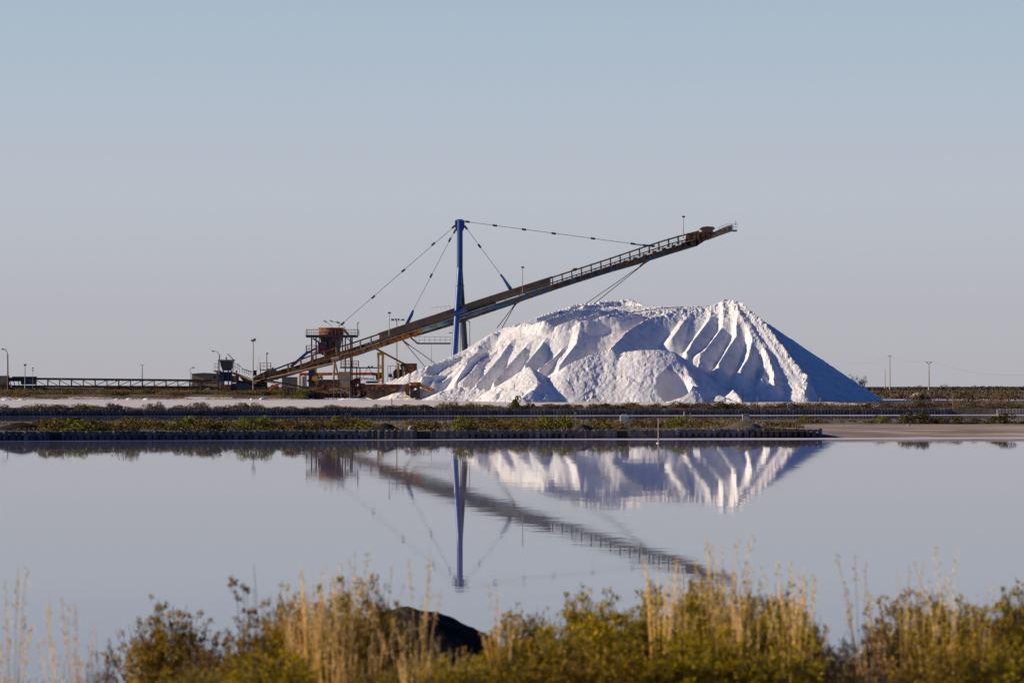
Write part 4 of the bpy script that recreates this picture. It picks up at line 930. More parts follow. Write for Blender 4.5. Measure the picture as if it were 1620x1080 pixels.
q = MB(); z = P(1250,637.5,402).z; q.box(b.x-0.4, b.x+0.4, 401.8, 402.3, b.z-0.1, z); q.tube((b.x,402.05,z),(b.x,402.05,z+0.12),0.22,n=10); q.build('body', M['stone'], o)
# triangular sign on the salt road
b = on_ground(938.5, 420); o = thing('triangular_sign', 'brown backed triangular road sign on a thin post in front of the salt heap', 'road sign', b)
q = MB(); q.tube(b-Vector((0,0,.1)), P(938.5,626,420), 0.035, n=6); q.build('sign_post', M['wood'], o)
q = MB(); q.slab([(935,629.6),(938.7,622.6),(942.4,629.6)], 419.93, 0.04); q.build('sign_plate', M['rust'], o)
# white name board at the far right
b = on_ground(1615.5, 520); o = thing('white_sign', 'small white sign board on a post at the far right edge', 'sign', b)
q = MB(); q.tube(b-Vector((0,0,.1)), P(1615.5,633,520), 0.05, n=6); q.build('sign_post', M['wood'], o)
q = MB(); q.slab([(1611,631.4),(1620,631),(1620,634.6),(1611,635)], 519.93, 0.05); q.build('sign_plate', M['white'], o)
# yellow marker under the heap
b = on_ground(1168, 410); q = MB(); q.slab([(1164.5,637.4),(1171.5,637.2),(1171.5,641),(1164.5,641.2)], 410, 0.12); q.tube(b-Vector((0,0,.1)), P(1168,640.5,410.06), 0.04, n=6); o = q.build('yellow_plate', M['yellow']); tag(o, 'small yellow plate among the bushes in front of the salt heap', 'plate')
# concrete stakes at the far right on the far wall
x = 1578
i = 0
while x < 1620:
    D = DW2-0.5+0.17*((x-CX)*0.09); q = MB(); zt = P(x, 647.3+random.Random(i).uniform(-.4,.4), D).z; a = P(x, 650, D)
    q.box(a.x-0.09, a.x+0.09, D-0.1, D+0.1, -0.3, zt); q.box(a.x-0.11, a.x+0.11, D-0.12, D+0.12, zt, zt+0.05); o = q.build('fence_stake', M['concrete']); tag(o, '%s short pale concrete stake from the left in the row by the far wall' % ['first','second','third','fourth','fifth','sixth','seventh','eighth','ninth','tenth'][i], 'stake', 'row of concrete stakes at the right'); x += 4.6+(i % 3)*0.5; i += 1
# earth heaps
def heap(name, px0, px1, ytop, D, m_, label, cat, seed, depth=2.0, peak=0.5, flat=1.6):
    a = (px0-CX)*D/F_PX; b = (px1-CX)*D/F_PX; cx = (a+b)/2; w = (b-a)/2; z0 = ground_at(cx, D)-0.12; h = P(0, ytop, D).z-z0
    xs = np.linspace(-1, 1, 46); ys = np.linspace(-1, 1, 24); X, Y = np.meshgrid(xs, ys)
    sk = X-(peak-0.5)*(1-X*X); r = np.sqrt(sk**2+Y**2); Z = np.clip(1-r**flat, 0, 1)
    Z = Z*(1+0.25*(fbm(X*3+seed*9, Y*3+5, seed)-0.5)) + 0.05*(fbm(X*9+9, Y*9+5, seed+3)-0.5)*(Z > 0)
    o = grid_mesh(name, cx+X*w, D+Y*depth, z0+Z*h, m_ if not isinstance(m_, str) else M[m_], Z > 0); return tag(o, label, cat)
heap('earth_mound', -14, 82, 668, 218.9, 'black_earth', 'smooth dark earth mound on the near bank at the far left', 'earth mound', 2, 1.5)
heap('earth_mound', 86, 150, 676.5, 219.2, 'dark_earth', 'flat dark earth mound right of the first gap in the near board wall', 'earth mound', 3, 1.6)
heap('earth_mound', 588, 636, 669.5, 220.5, 'black_earth', 'dark earth mound in the middle of the near bank under the trough', 'earth mound', 4, 1.8, 0.4)
heap('earth_mound', 896, 944, 670, 222, 'dark_earth', 'low dark earth mound around the grey wooden post', 'earth mound', 5, 1.6)
heap('earth_mound', 1140, 1215, 666, 228, 'earth', 'low brown earth mound in front of the small grey box', 'earth mound', 6, 2.2)
heap('earth_mound', 1150, 1300, 676.5, 222.2, 'dark_earth', 'dark shaded earth heap where the near wall meets the sand bank', 'earth mound', 7, 2.0, 0.35)
heap('earth_mound', 1436, 1470, 619.8, 800, 'sand', 'pale sandy heap on the plain between the power poles', 'sand heap', 8, 4)
def lumps(name, items, m_, group, labels, cat):
    for (px, py, D, w, h, s), lb in zip(items, labels):
        rnd = np.random.RandomState(s); b = on_ground(px, D); n = 14
        u = np.linspace(0, 2*math.pi, n, endpoint=False); v = []; ws = w*D/F_PX/2; hs = h*D/F_PX
        for k, (rr_, zz) in enumerate(((1.0,-0.15),(0.92,0.25),(0.62,0.75),(0.2,0.98))):
            for t in u: j = 0.8+0.35*rnd.rand(); v.append((b.x+math.cos(t)*ws*rr_*j, b.y+math.sin(t)*ws*0.8*rr_*j, b.z+hs*(zz+0.08*rnd.rand())))
        f = [(k*n+i, k*n+(i+1)%n, (k+1)*n+(i+1)%n, (k+1)*n+i) for k in range(3) for i in range(n)]+[tuple(3*n+i for i in range(n))]
        o = add_mesh(name, v, f, M[m_]); tag(o, lb, cat, group)
lumps('pale_rock', [(650,680,220.5,10,7,1),(1232,637,430,4,4,3),(836,668,236,5,3,4),(1437,672,246,7,2.4,5),(1334,674,244,6,2,6),(1228,655,262,7,2.4,7),(700,668,255,20,4,8),(724,668,256,14,3.4,9)], 'stone', None,
   ['bluish rock beside the second gap in the near board wall','small white salt lump below the shaded right slope','small rock left of the dark shrubs on the near bank','pair-sized pale rock on the sand bank','small rock on the left part of the sand bank','low pale stone behind the dark shaded heap','broad pale gravel lump in a gap of the near bank scrub','narrower pale gravel lump right of the broad one'], 'rock')
lumps('salt_lump', [(185,633,584,10,3,11),(205,633,584,14,3.4,12),(232,633,584,12,3,13),(415,632,588,14,4,14),(398,632,586,6,3,15),(10,635,578,18,3,16),(35,635,578,14,2.4,17),(560,632,580,60,3,18)], 'salt', 'salt lumps along the scrub bank',
   ['leftmost of three salt lumps under the middle of the truss','middle salt lump of three under the truss','rightmost salt lump of three under the truss','larger salt lump at the foot of the bank under the boom tail','little salt lump left of the larger one','low salt lump at the far left edge','second low salt lump from the left edge','broad flat swell of salt in front of the long trough'], 'salt lump')
# ------------------------------------------------------------------ plants
def leafmat(name, c1, c2, c3, sc=1.2, trans=0.25, isl=0.65):
    m = mat(name, c1, c2, sc, 0.40, 0.60, rough=0.85, c3=c3, s3=sc*2.3, island=isl, spec=0.15)
    n = m.node_tree.nodes; l = m.node_tree.links; b = n["Principled BSDF"]; out = [x for x in n if x.type == 'OUTPUT_MATERIAL'][0]
    t = n.new("ShaderNodeBsdfTranslucent"); src = b.inputs["Base Color"].links[0].from_socket; l.new(src, t.inputs[0])
    mx_ = n.new("ShaderNodeMixShader"); mx_.inputs[0].default_value = trans; l.new(b.outputs[0], mx_.inputs[1]); l.new(t.outputs[0], mx_.inputs[2]); l.new(mx_.outputs[0], out.inputs[0])
    return m
M['fg_green'] = leafmat('shrub_leaves', (0.52,0.36,0.012,1), (0.16,0.13,0.010,1), (0.62,0.34,0.02,1))
M['fg_olive'] = leafmat('olive_shrub_leaves', (0.46,0.28,0.025,1), (0.16,0.12,0.02,1), (0.60,0.32,0.05,1))
M['fg_brown'] = leafmat('brown_shrub_leaves', (0.34,0.19,0.08,1), (0.22,0.12,0.055,1), (0.28,0.20,0.06,1))
M['straw'] = leafmat('dry_straw', (0.92,0.66,0.22,1), (0.84,0.56,0.16,1), (0.62,0.40,0.13,1), 2.0, 0.35, 0.35)
M['seed'] = leafmat('seed_heads', (0.90,0.66,0.33,1), (0.80,0.56,0.25,1), (0.70,0.48,0.20,1), 3.0, 0.4, 0.3)
M['stem'] = mat('twig', (0.12,0.08,0.05,1), (0.07,0.05,0.03,1), 5.0, rough=0.9)
def quads(c, d, L, Wd, rs):
    """leaf faces at centres c along directions d"""
    n = len(c); d = d/np.linalg.norm(d, axis=1, keepdims=True)
    r = rs.randn(n, 3); s = np.cross(d, r); s /= np.linalg.norm(s, axis=1, keepdims=True)+1e-9
    L = np.broadcast_to(L, n)[:, None]; Wd = np.broadcast_to(Wd, n)[:, None]
    a = c-d*L*0.5; b = c+s*Wd*0.5; e = c+d*L*0.5; g_ = c-s*Wd*0.5
    v = np.stack([a, b, e, g_], 1).reshape(-1, 3); f = np.arange(4*n).reshape(n, 4)
    return v, f
def far_bush_mesh(seed, n=700, spiky=0.5, leaf=0.10):
    rs = np.random.RandomState(seed); k = rs.randint(13, 19)
    az = rs.uniform(0, 6.28, k); el = np.arcsin(rs.uniform(0.05, 1.0, k)); rr_ = rs.uniform(0.45, 0.78, k)
    cc = np.stack([np.cos(az)*np.cos(el)*rr_, np.sin(az)*np.cos(el)*rr_, np.sin(el)*rr_*rs.uniform(0.75, 1.1, k)], 1); rad = rs.uniform(0.16, 0.36, k)
    i = rs.randint(0, k, n); dd = rs.randn(n, 3); dd /= np.linalg.norm(dd, axis=1, keepdims=True)
    c = cc[i]+dd*(rad[i]*rs.uniform(0.55, 1.12, n)**0.5)[:, None]; c[:, 2] = np.abs(c[:, 2])
    lo = rs.rand(n) < 0.25; c[lo, 2] *= 0.3
    d = dd*0.5+np.array([0, 0, spiky])+rs.randn(n, 3)*0.4
    return quads(c, d, rs.uniform(0.6, 1.5, n)*leaf, rs.uniform(0.4, 0.8, n)*leaf, rs)
def mesh_only(name, vf, m):
    me = bpy.data.meshes.new(name); me.from_pydata(vf[0].tolist(), [], vf[1].tolist()); me.materials.append(M[m]); me.update(); return me
BUSH = {k: [mesh_only('bush', far_bush_mesh(40+i+j*7, 2600 if k == 'big' else 2000, 0.45, 0.085 if k != 'big' else 0.10), mm_) for i in range(4)] for j, (k, mm_) in enumerate((('mix','scrub'),('brown','scrub_brown'),('green','scrub_green'),('big','scrub_dark')))}
ORD = ['first','second','third','fourth','fifth','sixth','seventh','eighth','ninth','tenth','eleventh','twelfth','thirteenth','fourteenth','fifteenth','sixteenth','seventeenth','eighteenth','nineteenth','twentieth']
nb = random.Random(12)
def bush(px, D, wpx, ytop, kind, label, group, cat='bush', name='bush'):
    b = on_ground(px, D); me = BUSH[kind][nb.randrange(4)]
    o = bpy.data.objects.new(name, me); COL.objects.link(o); w = wpx*D/F_PX/2; h = max(0.15, P(0, ytop, D).z-b.z)*(1.3 if 1240 < px and D < 300 else 1.0 if kind == 'big' else 1.15)
    o.location = (b.x, b.y, b.z-0.04); o.scale = (w, max(w*0.8, 0.35), h/1.0); o.rotation_euler.z = nb.choice((0, math.pi))+nb.uniform(-.3, .3)
    return tag(o, label, cat, group)
def row(segs, Dr, wr, yr, kinds, where, group):
    """segs: (px0, px1, count, anchor)"""
    for (a, b, n, anchor) in segs:
        for i in range(n):
            px = a+(b-a)*(i+0.5)/n+nb.uniform(-.25, .25)*(b-a)/n; D = nb.uniform(*Dr)
            x = (px-CX)*D/F_PX; Dd = D+float(shear(D))*x
            kd = nb.choice(kinds); col = {'mix':'olive brown','brown':'dull brown','green':'yellow-green','big':'large dark'}[kd]
            lb = '%s bush from left, %s, %s %s' % (ORD[i], col, where, anchor)
            assert len(lb.split()) <= 16, lb
            bush(px, Dd, nb.uniform(*wr), nb.uniform(*yr), kd, lb, group)
# near bank, along the front
row([(60,140,5,'around the leftmost pale post'),(140,300,10,'under the truss conveyor'),(300,410,8,'below the transfer hopper'),(410,480,5,'below the tail of the boom')],
    (221, 240), (44, 96), (654.5, 667), ['mix','mix','green','brown','mix','big'], 'on the near bank', 'bushes on the near bank')
row([(480,585,8,'below the hopper tower'),(660,695,3,'right of the bluish rock'),(728,800,6,'below the leftmost ridges'),(800,900,8,'left of the grey wooden post'),(948,980,3,'just left of the grey cabinet')],
    (221, 240), (44, 90), (654.5, 666), ['mix','green','mix','brown','mix'], 'on the near bank', 'bushes on the near bank')
row([(1000,1050,3,'just right of the grey cabinet'),(1060,1140,5,'around the mooring stake'),(1215,1262,3,'above the shaded earth heap')], (226, 250), (34, 66), (658, 667), ['brown','mix'], 'on the near bank', 'bushes on the near bank')
bush(1075, 232, 66, 655.5, 'green', 'wide round green bush in front of the red and white marker post', 'bushes on the near bank')
bush(862, 226, 50, 657, 'green', 'tall green bush on the near bank below the middle of the heap', 'bushes on the near bank')
bush(528, 228, 58, 655, 'green', 'tall bright green bush on the near bank below the hopper tower', 'bushes on the near bank')
bush(1272, 262, 34, 656, 'green', 'bright green bush at the left end of the sand bank', 'bushes on the sand bank')
bush(1300, 262, 40, 660, 'mix', 'low olive bush right of the bright green one on the sand bank', 'bushes on the sand bank')
bush(1395, 262, 40, 657, 'green', 'yellow-green bush in the middle of the sand bank', 'bushes on the sand bank')
bush(1372, 262, 36, 662, 'mix', 'low brown bush left of the yellow-green bush in the middle of the sand bank', 'bushes on the sand bank')
bush(1450, 258, 74, 654, 'big', 'large dark bush on the sand bank below the vee-armed power pole', 'bushes on the sand bank')
bush(1504, 260, 66, 657, 'big', 'second large dark bush on the sand bank right of the largest', 'bushes on the sand bank')
bush(1545, 260, 50, 661, 'brown', 'low brown bush on the sand bank left of the big end bush', 'bushes on the sand bank')
bush(1590, 258, 90, 657, 'big', 'big dark bush at the right end of the sand bank', 'bushes on the sand bank')
bush(1340, 270, 40, 663, 'brown', 'low brown bush between the two green bushes of the sand bank', 'bushes on the sand bank')
# on top of the far wall
row([(4,60,4,'above the leftmost mound'),(60,200,9,'left of the salt lumps'),(200,330,9,'below the middle of the truss'),(345,500,10,'below the transfer hopper'),(500,620,9,'below the long trough')],
    (394.5, 402), (26, 66), (635.5, 644.5), ['brown','brown','mix'], 'above the far wall', 'bushes above the far board wall')
row([(625,680,5,'below the wheeled feeder'),(690,780,8,'below the left ridges'),(790,930,9,'left of the triangular sign'),(940,1060,9,'right of the triangular sign'),(1060,1180,10,'left of the thin dark rod'),(1185,1250,5,'left of the pale bollard'),(1255,1400,9,'below the shaded right slope')],
    (394.5, 404), (28, 66), (634, 641), ['brown','mix','brown','big'], 'above the far wall', 'bushes above the far board wall')
row([(1400,1510,7,'below the power poles'),(1510,1620,8,'at the far right')], (396, 410), (20, 44), (634, 642), ['brown','mix','big'], 'above the far wall', 'bushes above the far board wall')
bush(388, 397, 26, 636.5, 'big', 'dark rounded bush rising above the salt road below the transfer hopper', 'bushes above the far board wall')
bush(818, 398, 34, 625.5, 'big', 'biggest dark bush above the far wall in front of the small pointed salt mound', 'bushes above the far board wall')
bush(838, 398, 20, 631, 'big', 'smaller dark bush just right of the biggest one above the far wall', 'bushes above the far board wall')
bush(1455, 406, 30, 632.5, 'big', 'round grey bush on the dirt track at the right', 'bushes above the far board wall')
# scrub bank left
row([(4,120,7,'at the left edge'),(120,300,10,'under the middle of the truss'),(300,400,7,'below the transfer hopper'),(400,487,7,'left of the screening machine')], (592, 606), (24, 55), (613.5, 619), ['mix','mix','green','brown'], 'on the scrub bank', 'bushes on the scrub bank')
# plain at the right
row([(1405,1500,7,'around the power poles'),(1500,1620,8,'right of the power poles')], (620, 760), (18, 40), (620, 627), ['brown','mix','big'], 'on the plain', 'bushes on the plain')

def mass(name, label, xs, ds, n, leaf, h, m_, seed, dens=None, lumpy=0.25, kindd='stuff'):
    rs = np.random.RandomState(seed); x = rs.uniform(*xs, n*2); d = rs.uniform(*ds, n*2)
    k = fbm(x*lumpy, d*lumpy, seed, 3)
    keep = rs.rand(n*2) < np.clip((k-0.40)*5, 0.06, 1)
    if dens is not None: keep &= dens(x, d)
    x = x[keep][:n]; d = d[keep][:n]; k = k[keep][:n]
    y = d+shear(d)*x; z = land_z(x, d)+rs.rand(len(x))**0.8*h*np.clip((k-0.33)*3.5, 0.15, 1.2)
    c = np.stack([x, y, z], 1); dd = rs.randn(len(x), 3)*0.5+np.array([0, 0, 0.8])
    v, f = quads(c, dd, rs.uniform(0.6, 1.5, len(x))*leaf, rs.uniform(0.35, 0.75, len(x))*leaf, rs)
    o = add_mesh(name, v, f, M[m_]); tag(o, label, 'scrub', None, kindd); return o
mass('scrub', 'low olive and brown scrub covering the near bank', (-50, 24), (217.6, 286), 20000, 0.12, 0.26, 'scrub', 5)
mass('scrub', 'low dry scrub on the back edge of the sand bank', (20, 80), (244, 286), 3500, 0.12, 0.25, 'scrub', 6, lambda x, d: d > 248)
mass('scrub', 'thin brown scrub fringe above the far board wall', (-90, 85), (392.6, 400), 18000, 0.13, 0.34, 'scrub_brown', 7, lambda x, d: d < 393.5+8*fbm(x*0.08, d*0.1, 3))
mass('scrub', 'brown scrub beside the dirt track at the right', (38, 100), (398, 440), 14000, 0.18, 0.7, 'scrub_brown', 17)
mass('scrub', 'olive scrub clothing the bank below the truss conveyor', (-125, -43), (586.5, 617), 44000, 0.18, 0.8, 'scrub', 8)
mass('scrub', 'wide brown scrub plain behind the salt works at the right', (78, 190), (450, 600), 14000, 0.28, 0.8, 'scrub_brown', 9, lambda x, d: (x > 0.131*d+4))
mass('scrub', 'wide brown scrub plain reaching to the horizon', (70, 420), (708, 1500), 30000, 0.6, 1.4, 'scrub_brown', 10, None, 0.06)
mass('scrub', 'scrub plain far behind the truss conveyor at the left', (-420, -30), (640, 1500), 16000, 0.6, 1.0, 'scrub_brown', 11, None, 0.06)
def woods(name, label, xs, ds, n, leaf, h, seed):
    rs = np.random.RandomState(seed); x = rs.uniform(*xs, n); d = rs.uniform(*ds, n)
    k = fbm(x*0.02, d*0.004, seed, 3); z = land_z(x, d)+rs.rand(n)*h*np.clip((k-0.25)*2.2, 0.25, 1.3)
    v, f = quads(np.stack([x, d, z], 1), rs.randn(n, 3)+np.array([0,0,.4]), rs.uniform(0.6, 1.5, n)*leaf, rs.uniform(0.5, 0.9, n)*leaf, rs)
    tag(add_mesh(name, v, f, M['far_green']), label, 'woodland', None, 'stuff')
woods('far_woodland', 'low dark line of trees along the horizon at the right', (160, 1000), (2200, 3200), 26000, 1.8, 3.0, 3)
woods('far_woodland', 'low line of scrub along the horizon at the left', (-1000, 100), (2200, 3200), 14000, 2.0, 3.4, 4)
def tree(px, D, wpx, ytop, label, n=900, seed=1):
    b = on_ground(px, D); o = thing('tree', label, 'tree', b, 'trees on the plain'); h = P(0, ytop, D).z-b.z; w = wpx*D/F_PX/2; rs = np.random.RandomState(seed)
    q = MB(); lean = rs.uniform(-.15, .15)*w; q.tube(b-Vector((0,0,.2)), b+Vector((lean,0,h*0.5)), 0.04*h, 0.025*h, n=8)
    for k in range(5): q.tube(b+Vector((lean,0,h*0.42)), b+Vector((rs.uniform(-.7,.7)*w, rs.uniform(-.6,.6)*w, h*rs.uniform(.65,.9))), 0.016*h, 0.006*h, n=5)
    q.build('trunk', M['bark'], o)
    k = 12; cc = np.stack([rs.uniform(-0.75,0.75,k)*w, rs.uniform(-.6,.6,k)*w, h*rs.uniform(0.5,0.88,k)], 1); rad = rs.uniform(0.16,0.32,k)*w
    i = rs.randint(0, k, n); dd = rs.randn(n, 3); dd /= np.linalg.norm(dd, axis=1, keepdims=True); c = cc[i]+dd*(rad[i]*rs.uniform(.3,1.1,n))[:,None]+np.array(b)
    v, f = quads(c, dd+rs.randn(n,3)*.5, rs.uniform(.6,1.5,n)*0.07*w, rs.uniform(.5,.9,n)*0.06*w, rs)
    add_mesh('crown', v, f, M['far_green'], o)
tree(1366, 760, 22, 590, 'dark spreading tree just behind the right slope of the salt heap', 1600, 3)
tree(1350, 775, 18, 588, 'tree mostly hidden behind the right slope of the salt heap', 1200, 8)
tree(1494, 1500, 14, 606, 'distant rounded tree right of the vee-armed power pole', 700, 4)
tree(1456, 1500, 11, 607.5, 'distant tree just left of the vee-armed power pole', 600, 5)
tree(1541, 1600, 12, 607.8, 'distant low tree above the dark stout post', 600, 6)
tree(1514, 1560, 12, 609, 'distant flat tree between the rounded tree and the low tree', 600, 7)

# ------------------------------------------------------------------ foreground
def strand(pts, r0, r1):
    q = MB(); n = len(pts)
    for i in range(n-1): q.tube(pts[i], pts[i+1], r0+(r1-r0)*i/(n-1), r0+(r1-r0)*(i+1)/(n-1), n=3, caps=False)
    return q
def shrub_meshes(seed, R=0.3, Ht=0.6, ns=150, nl=112, leafm='fg_green', up=0.55, leaf=0.021, tuft=0.042):
    rs = np.random.RandomState(seed); st = MB(); C_, D_ = [], []
    for s in range(ns):
        a = rs.uniform(0, 2*math.pi); tilt = rs.uniform(0.05, 1.0)**0.8; h = Ht*rs.uniform(0.6, 1.0)*(1-0.5*tilt**3); out = R*tilt*1.1
        b0 = np.array([math.cos(a)*0.12*R, math.sin(a)*0.12*R, 0]); pts = []
        for k in range(6):
            t = k/5; pts.append(b0+np.array([math.cos(a)*out*(t**0.75), math.sin(a)*out*(t**0.75), h*t**(1.0+0.3*tilt)])+rs.randn(3)*0.008*t)
        q = strand([Vector(p) for p in pts], 0.0035, 0.0012); st.add(q.v, q.f)
        pts = np.array(pts); t = rs.uniform(0.18, 1.0, nl)**0.8*4.999; i = t.astype(int); u = (t-i)[:, None]
        nt = max(3, nl//13); tt = np.sort(rs.uniform(0.25, 1.0, nt))*4.999; k_ = rs.randint(0, nt, nl); t = tt[k_]; i = t.astype(int); u = (t-i)[:, None]
        c = pts[i]*(1-u)+pts[i+1]*u; d = pts[i+1]-pts[i]; d /= np.linalg.norm(d, axis=1, keepdims=True)
        off = rs.randn(nt, 3)*tuft*0.45*np.array([1, 1, .5]); dirs = rs.randn(nl, 3)+np.array([0, 0, 0.5]); dirs /= np.linalg.norm(dirs, axis=1, keepdims=True)
        c = c+off[k_]+dirs*tuft*0.62*rs.uniform(0.3, 1.0, (nl, 1)); D_.append(dirs+d*up*0.6); C_.append(c)
    c = np.concatenate(C_); d = np.concatenate(D_); c[:, 2] = np.maximum(c[:, 2], 0.01)
    n = len(c); vf = quads(c, d, rs.uniform(.6, 1.4, n)*leaf*1.25, rs.uniform(.22, .42, n)*leaf, rs)
    sm = bpy.data.meshes.new('stems'); sm.from_pydata([tuple(v) for v in st.v], [], st.f); sm.materials.append(M['stem']); sm.update()
    return sm, mesh_only('foliage', vf, leafm)
SHR = {'green': [shrub_meshes(1+i, leafm='fg_green') for i in range(3)], 'olive': [shrub_meshes(11+i, leafm='fg_olive') for i in range(3)],
       'brown': [shrub_meshes(21+i, ns=80, nl=60, leafm='fg_brown') for i in range(2)], 'spike': [shrub_meshes(31, R=0.10, Ht=0.9, ns=7, nl=120, leafm='fg_brown', tuft=0.03)]}
def put(root, meshes, names, loc, sc, rz):
    root.location = loc; root.scale = sc; root.rotation_euler.z = rz
    for me, nm in zip(meshes, names):
        c = bpy.data.objects.new(nm, me); COL.objects.link(c); c.parent = root
def fshrub(px, wpx, ytop, D, kind, label):
    b = on_ground(px, D); o = thing('shrub', label, 'shrub', b, 'shrubs on the foreground bank'); h = P(0, ytop, D).z-b.z; w = wpx*D/F_PX/2
    ms = SHR[kind][nb.randrange(len(SHR[kind]))]; base_h = 0.9*0.95 if kind == 'spike' else 0.57; base_r = 0.10 if kind == 'spike' else 0.30
    put(o, ms, ('stems','foliage'), (b.x, b.y, b.z-0.02), (w/base_r, w/base_r, h/base_h), nb.uniform(0, 6.28))
def grass_meshes(seed, ns=26, Ht=1.0, R=0.10, heads=True, blades=16, bl=0.32):
    rs = np.random.RandomState(seed); st = MB(); C_, D_ = [], []
    for s in range(ns):
        a = rs.uniform(0, 6.28); tl_ = rs.uniform(0, 1)**1.2; h = Ht*rs.uniform(0.6, 1.0); b0 = np.array([math.cos(a), math.sin(a), 0])*R*rs.uniform(0.1, 0.6)
        lean = np.array([math.cos(a), math.sin(a), 0])*0.22*h*tl_+np.array([0.05*h, 0, 0])*rs.randn(); pts = [b0+lean*(k/6)**1.8+np.array([0, 0, h*(k/6)]) for k in range(7)]
        q = strand([Vector(p) for p in pts], 0.0027, 0.0012); st.add(q.v, q.f)
        if heads:
            nn = rs.randint(20, 48); t = rs.uniform(0.74, 1.0, nn)*5.999; i = t.astype(int); u = (t-i)[:, None]; P_ = np.array(pts); c = P_[i]*(1-u)+P_[i+1]*u
            c = c+rs.randn(nn, 3)*0.016*(1.5-t/6)[:, None]; C_.append(c); D_.append(rs.randn(nn, 3)*0.35+np.array([0, 0, 1.0])+lean*1.5)
    for s in range(blades):
        a = rs.uniform(0, 6.28); h = bl*rs.uniform(0.4, 1.0); out = h*rs.uniform(0.05, 0.5); w_ = 0.0035; p0 = np.array([math.cos(a), math.sin(a), 0])*R*rs.uniform(0, 1); sd_ = np.array([-math.sin(a), math.cos(a), 0]); v = []
        for k in range(5):
            t = k/4; c = p0+np.array([math.cos(a), math.sin(a), 0])*out*t*t+np.array([0, 0, h*(t-0.25*t*t)]); ww = w_*(1-t*0.85); v += [tuple(c-sd_*ww), tuple(c+sd_*ww)]
        st.add(v, [(2*k, 2*k+1, 2*k+3, 2*k+2) for k in range(4)])
    sm = bpy.data.meshes.new('stalks'); sm.from_pydata([tuple(v) for v in st.v], [], st.f); sm.materials.append(M['straw']); sm.update()
    if not heads: return sm, None
    c = np.concatenate(C_); d = np.concatenate(D_); n = len(c)
    return sm, mesh_only('seed_heads', quads(c, d, rs.uniform(.014, .030, n), rs.uniform(.004, .007, n), rs), 'seed')
GR = {'dense': [grass_meshes(51+i, 19) for i in range(3)], 'thin': [grass_meshes(61+i, 7, R=0.05, blades=14) for i in range(3)], 'low': [grass_meshes(71+i, 12, blades=80, bl=0.75, R=0.16) for i in range(2)]}
def fgrass(px, ytop, D, kind, label, wide=1.0, lean=0.0):
    b = on_ground(px, D); o = thing('dry_grass', label, 'grass clump', b, 'dry grass on the foreground bank'); h = P(0, ytop, D).z-b.z
    ms = GR[kind][nb.randrange(len(GR[kind]))]
    put(o, ms, ('stalks','seed_heads'), (b.x, b.y, b.z-0.02), (h*wide, h*wide, h), nb.uniform(0, 6.28)); o.rotation_euler.y = lean
heap('foreground_mound', 430, 850, 963, 26, 'dark_earth', 'smooth black earth mound at the water edge behind the golden grass', 'earth mound', 12, 1.1, 0.58, 2.0)
FS = [
 (160,66,1003,17,'brown','small brown shrub alone at the left of the foreground'),
 (268,170,952,18,'olive','rounded olive shrub standing against the water at the left'),
 (335,150,1003,16,'brown','low brown shrub right of the rounded olive one'),
 (395,70,880,16.5,'spike','tall thin reddish spike plant with a narrow head against the water'),
 (405,120,975,16,'olive','olive shrub around the foot of the tall spike plant'),
 (455,100,922,17,'olive','upright grey-green shrub just right of the spike plant'),
 (562,150,905,16.5,'olive','pointed dark olive shrub left of the black mound'),
 (500,170,948,16,'olive','bushy olive shrub under the golden plumes'),
 (430,170,1015,15,'green','low green shrub at the bottom left of the black mound'),
 (780,150,1025,15,'green','low green shrub at the right end of the black mound'),
 (825,110,952,18,'olive','small dark olive shrub just right of the black mound'),
 (875,150,978,16.5,'green','green shrub left of the tall pointed green one'),
 (925,130,926,17.5,'green','tall pointed green shrub at the left of the right-hand thicket'),
 (1000,220,948,17,'green','broad green shrub left of the tallest plumes'),
 (1065,210,924,17.5,'green','broad green shrub beneath the dark conveyor reflection'),
 (1112,90,895,18,'olive','narrow olive tuft rising between two plumes'),
 (1150,220,942,16.5,'green','wide green shrub in the centre of the thicket'),
 (1200,180,918,17.5,'olive','high olive shrub right of the leaning straw stalks'),
 (1245,130,944,17,'green','dark green shrub at the right shoulder of the thicket'),
 (1290,100,998,16,'brown','low brown shrub in the dip of the thicket'),
 (1335,130,1000,17,'brown','second low brown shrub in the dip right of the thicket'),
 (1390,140,978,17,'brown','reddish brown shrub left of the right-hand group'),
 (1440,150,930,18,'olive','tall olive shrub starting the right-hand group'),
 (1500,170,936,17.5,'green','broad green shrub in the right-hand group'),
 (1560,150,948,17,'olive','rusty olive shrub near the right edge'),
 (1612,120,918,18,'green','tallest green shrub at the right edge'),
 (1100,240,990,14.5,'green','dark low shrub at the bottom centre of the thicket'),
 (960,220,1005,14.5,'olive','low olive shrub at the bottom left of the thicket'),
 (1230,200,1005,14.5,'green','low shrub at the bottom right of the thicket'),
 (1370,190,1030,14.5,'brown','low brown shrub at the bottom right of the dip'),
 (1480,200,1010,14.5,'olive','low olive shrub at the bottom right of the picture'),
 (1595,160,1000,14.5,'green','low green shrub in the bottom right corner'),
 (850,180,1030,14.5,'olive','low olive shrub at the bottom right of the black mound'),
 (610,170,1040,14.5,'olive','low olive shrub in front of the black mound'),
 (710,160,1030,14.5,'green','low green shrub among straw in front of the black mound'),
 (330,180,1045,14.5,'green','low green shrub at the bottom left corner of the olive group')]
for a in FS: fshrub(*a)
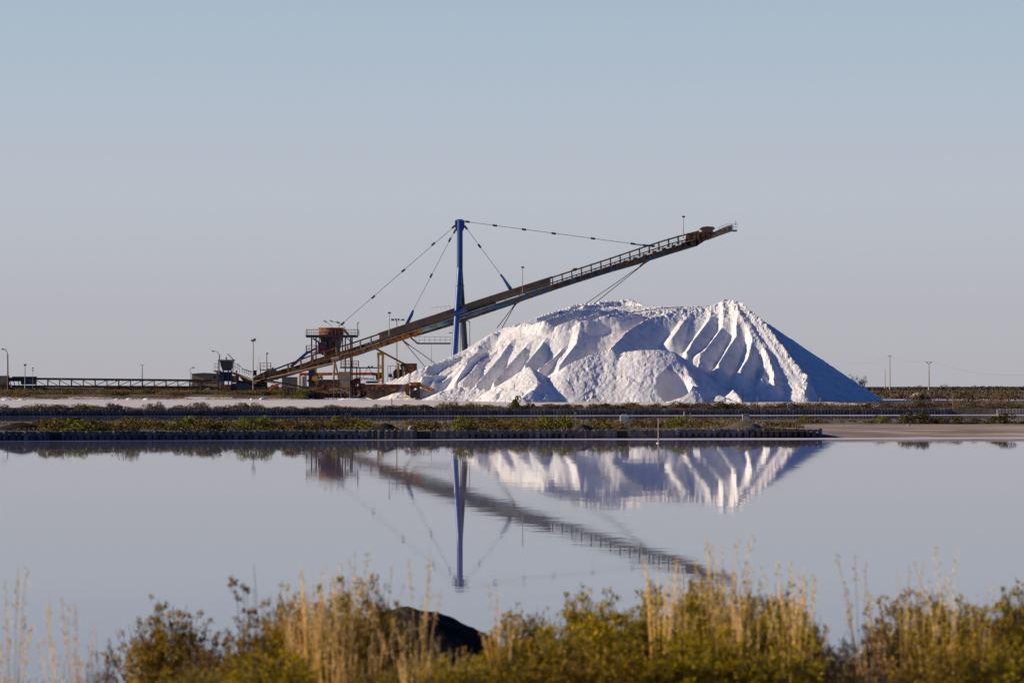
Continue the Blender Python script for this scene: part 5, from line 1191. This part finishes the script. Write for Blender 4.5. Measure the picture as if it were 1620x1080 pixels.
FG = [
 (470,930,15.5,'dense','short golden plume at the left of the golden group'),(540,900,15.5,'dense','golden plume in the middle of the golden group'),(520,960,14.5,'low','bright straw clump at the bottom of the golden group'),

 (20,885,14,'thin','faint pale grass plume at the far left edge'),(88,938,14,'thin','short faint plume second from the left edge'),(125,925,14.5,'thin','slender plume third from the left edge'),
 (490,885,15.5,'dense','dense golden plume left of the pointed olive shrub'),(515,905,16,'dense','second golden plume leaning on the olive shrub'),(556,858,16,'thin','highest golden plume above the pointed olive shrub'),
 (600,880,16,'thin','golden plume right of the pointed olive shrub'),(668,868,15,'thin','faint tall plume above the black mound'),(640,950,15,'low','straw clump in front of the black mound'),
 (590,985,15,'low','thick straw clump at the left foot of the black mound'),(550,1005,14.5,'low','low straw clump left of the thick one'),(690,985,14.5,'thin','sparse straw stalks over the black mound'),(720,1000,15,'low','short straw clump at the right foot of the black mound'),
 (790,915,15,'thin','single leaning pale stalk right of the black mound'),(812,965,15.5,'thin','short leaning straw just left of the thicket'),
 (1045,872,15.5,'dense','golden plume over the end of the conveyor reflection'),(1078,880,16,'thin','thin plume right of the reflection plume'),(1138,840,15.5,'dense','tallest golden plume of the picture'),(1165,875,15.5,'low','straw stalks below the tallest plume'),
 (1185,905,15,'low','leaning straw bundle in the middle of the thicket'),(1255,865,16,'dense','golden plume right of the thicket crest'),(1282,890,16,'thin','faint plume right of the crest plume'),
 (1362,862,15.5,'thin','thin tall plume above the reddish brown shrub'),(1395,915,15,'thin','leaning stalk left of the right-hand group'),(1430,880,16,'thin','pale plume over the right-hand group'),(1465,902,15.5,'thin','nodding plume over the broad green shrub'),
 (1498,842,15.5,'thin','very tall thin plume near the right edge'),(1555,905,16,'thin','slender stalk near the right edge'),(1470,1000,14.5,'low','straw clump at the foot of the right-hand group'),(1370,1010,15,'low','low straw clump under the reddish shrub'),
 (650,1010,14,'low','straw clump at the bottom centre-left')]
for a in FG: fgrass(*a)
rs = np.random.RandomState(99)
def cover(name, label, n, m_, L, h, seed, xr=0.23):
    rs = np.random.RandomState(seed); d = rs.uniform(12.5, 33, n*2); x = rs.uniform(-1, 1, n*2)*xr*d; k = fbm(x*1.3, d*1.3, seed, 3)
    kp = rs.rand(n*2) < np.clip((k-0.38)*6, 0.03, 1)*np.clip(1.25-d/30, 0.05, 1); x = x[kp][:n]; d = d[kp][:n]; k = k[kp][:n]
    z = land_z(x, d)+rs.rand(len(x))*h*np.clip((k-0.3)*3, 0.2, 1.2)
    v, f = quads(np.stack([x, d, z], 1), rs.randn(len(x), 3)*0.35+np.array([0,0,1.0]), rs.uniform(.5,1.5,len(x))*L, rs.uniform(.5,1.2,len(x))*0.006, rs)
    tag(add_mesh(name, v, f, M[m_]), label, 'ground cover', None, 'stuff')
cover('ground_cover', 'dense low green saltwort carpeting the foreground bank', 60000, 'fg_green', 0.045, 0.22, 5)
cover('ground_cover', 'reddish brown low growth carpeting the foreground bank', 30000, 'fg_brown', 0.05, 0.20, 6)
cover('grass', 'short dry straw scattered over the foreground bank', 16000, 'straw', 0.10, 0.24, 7)
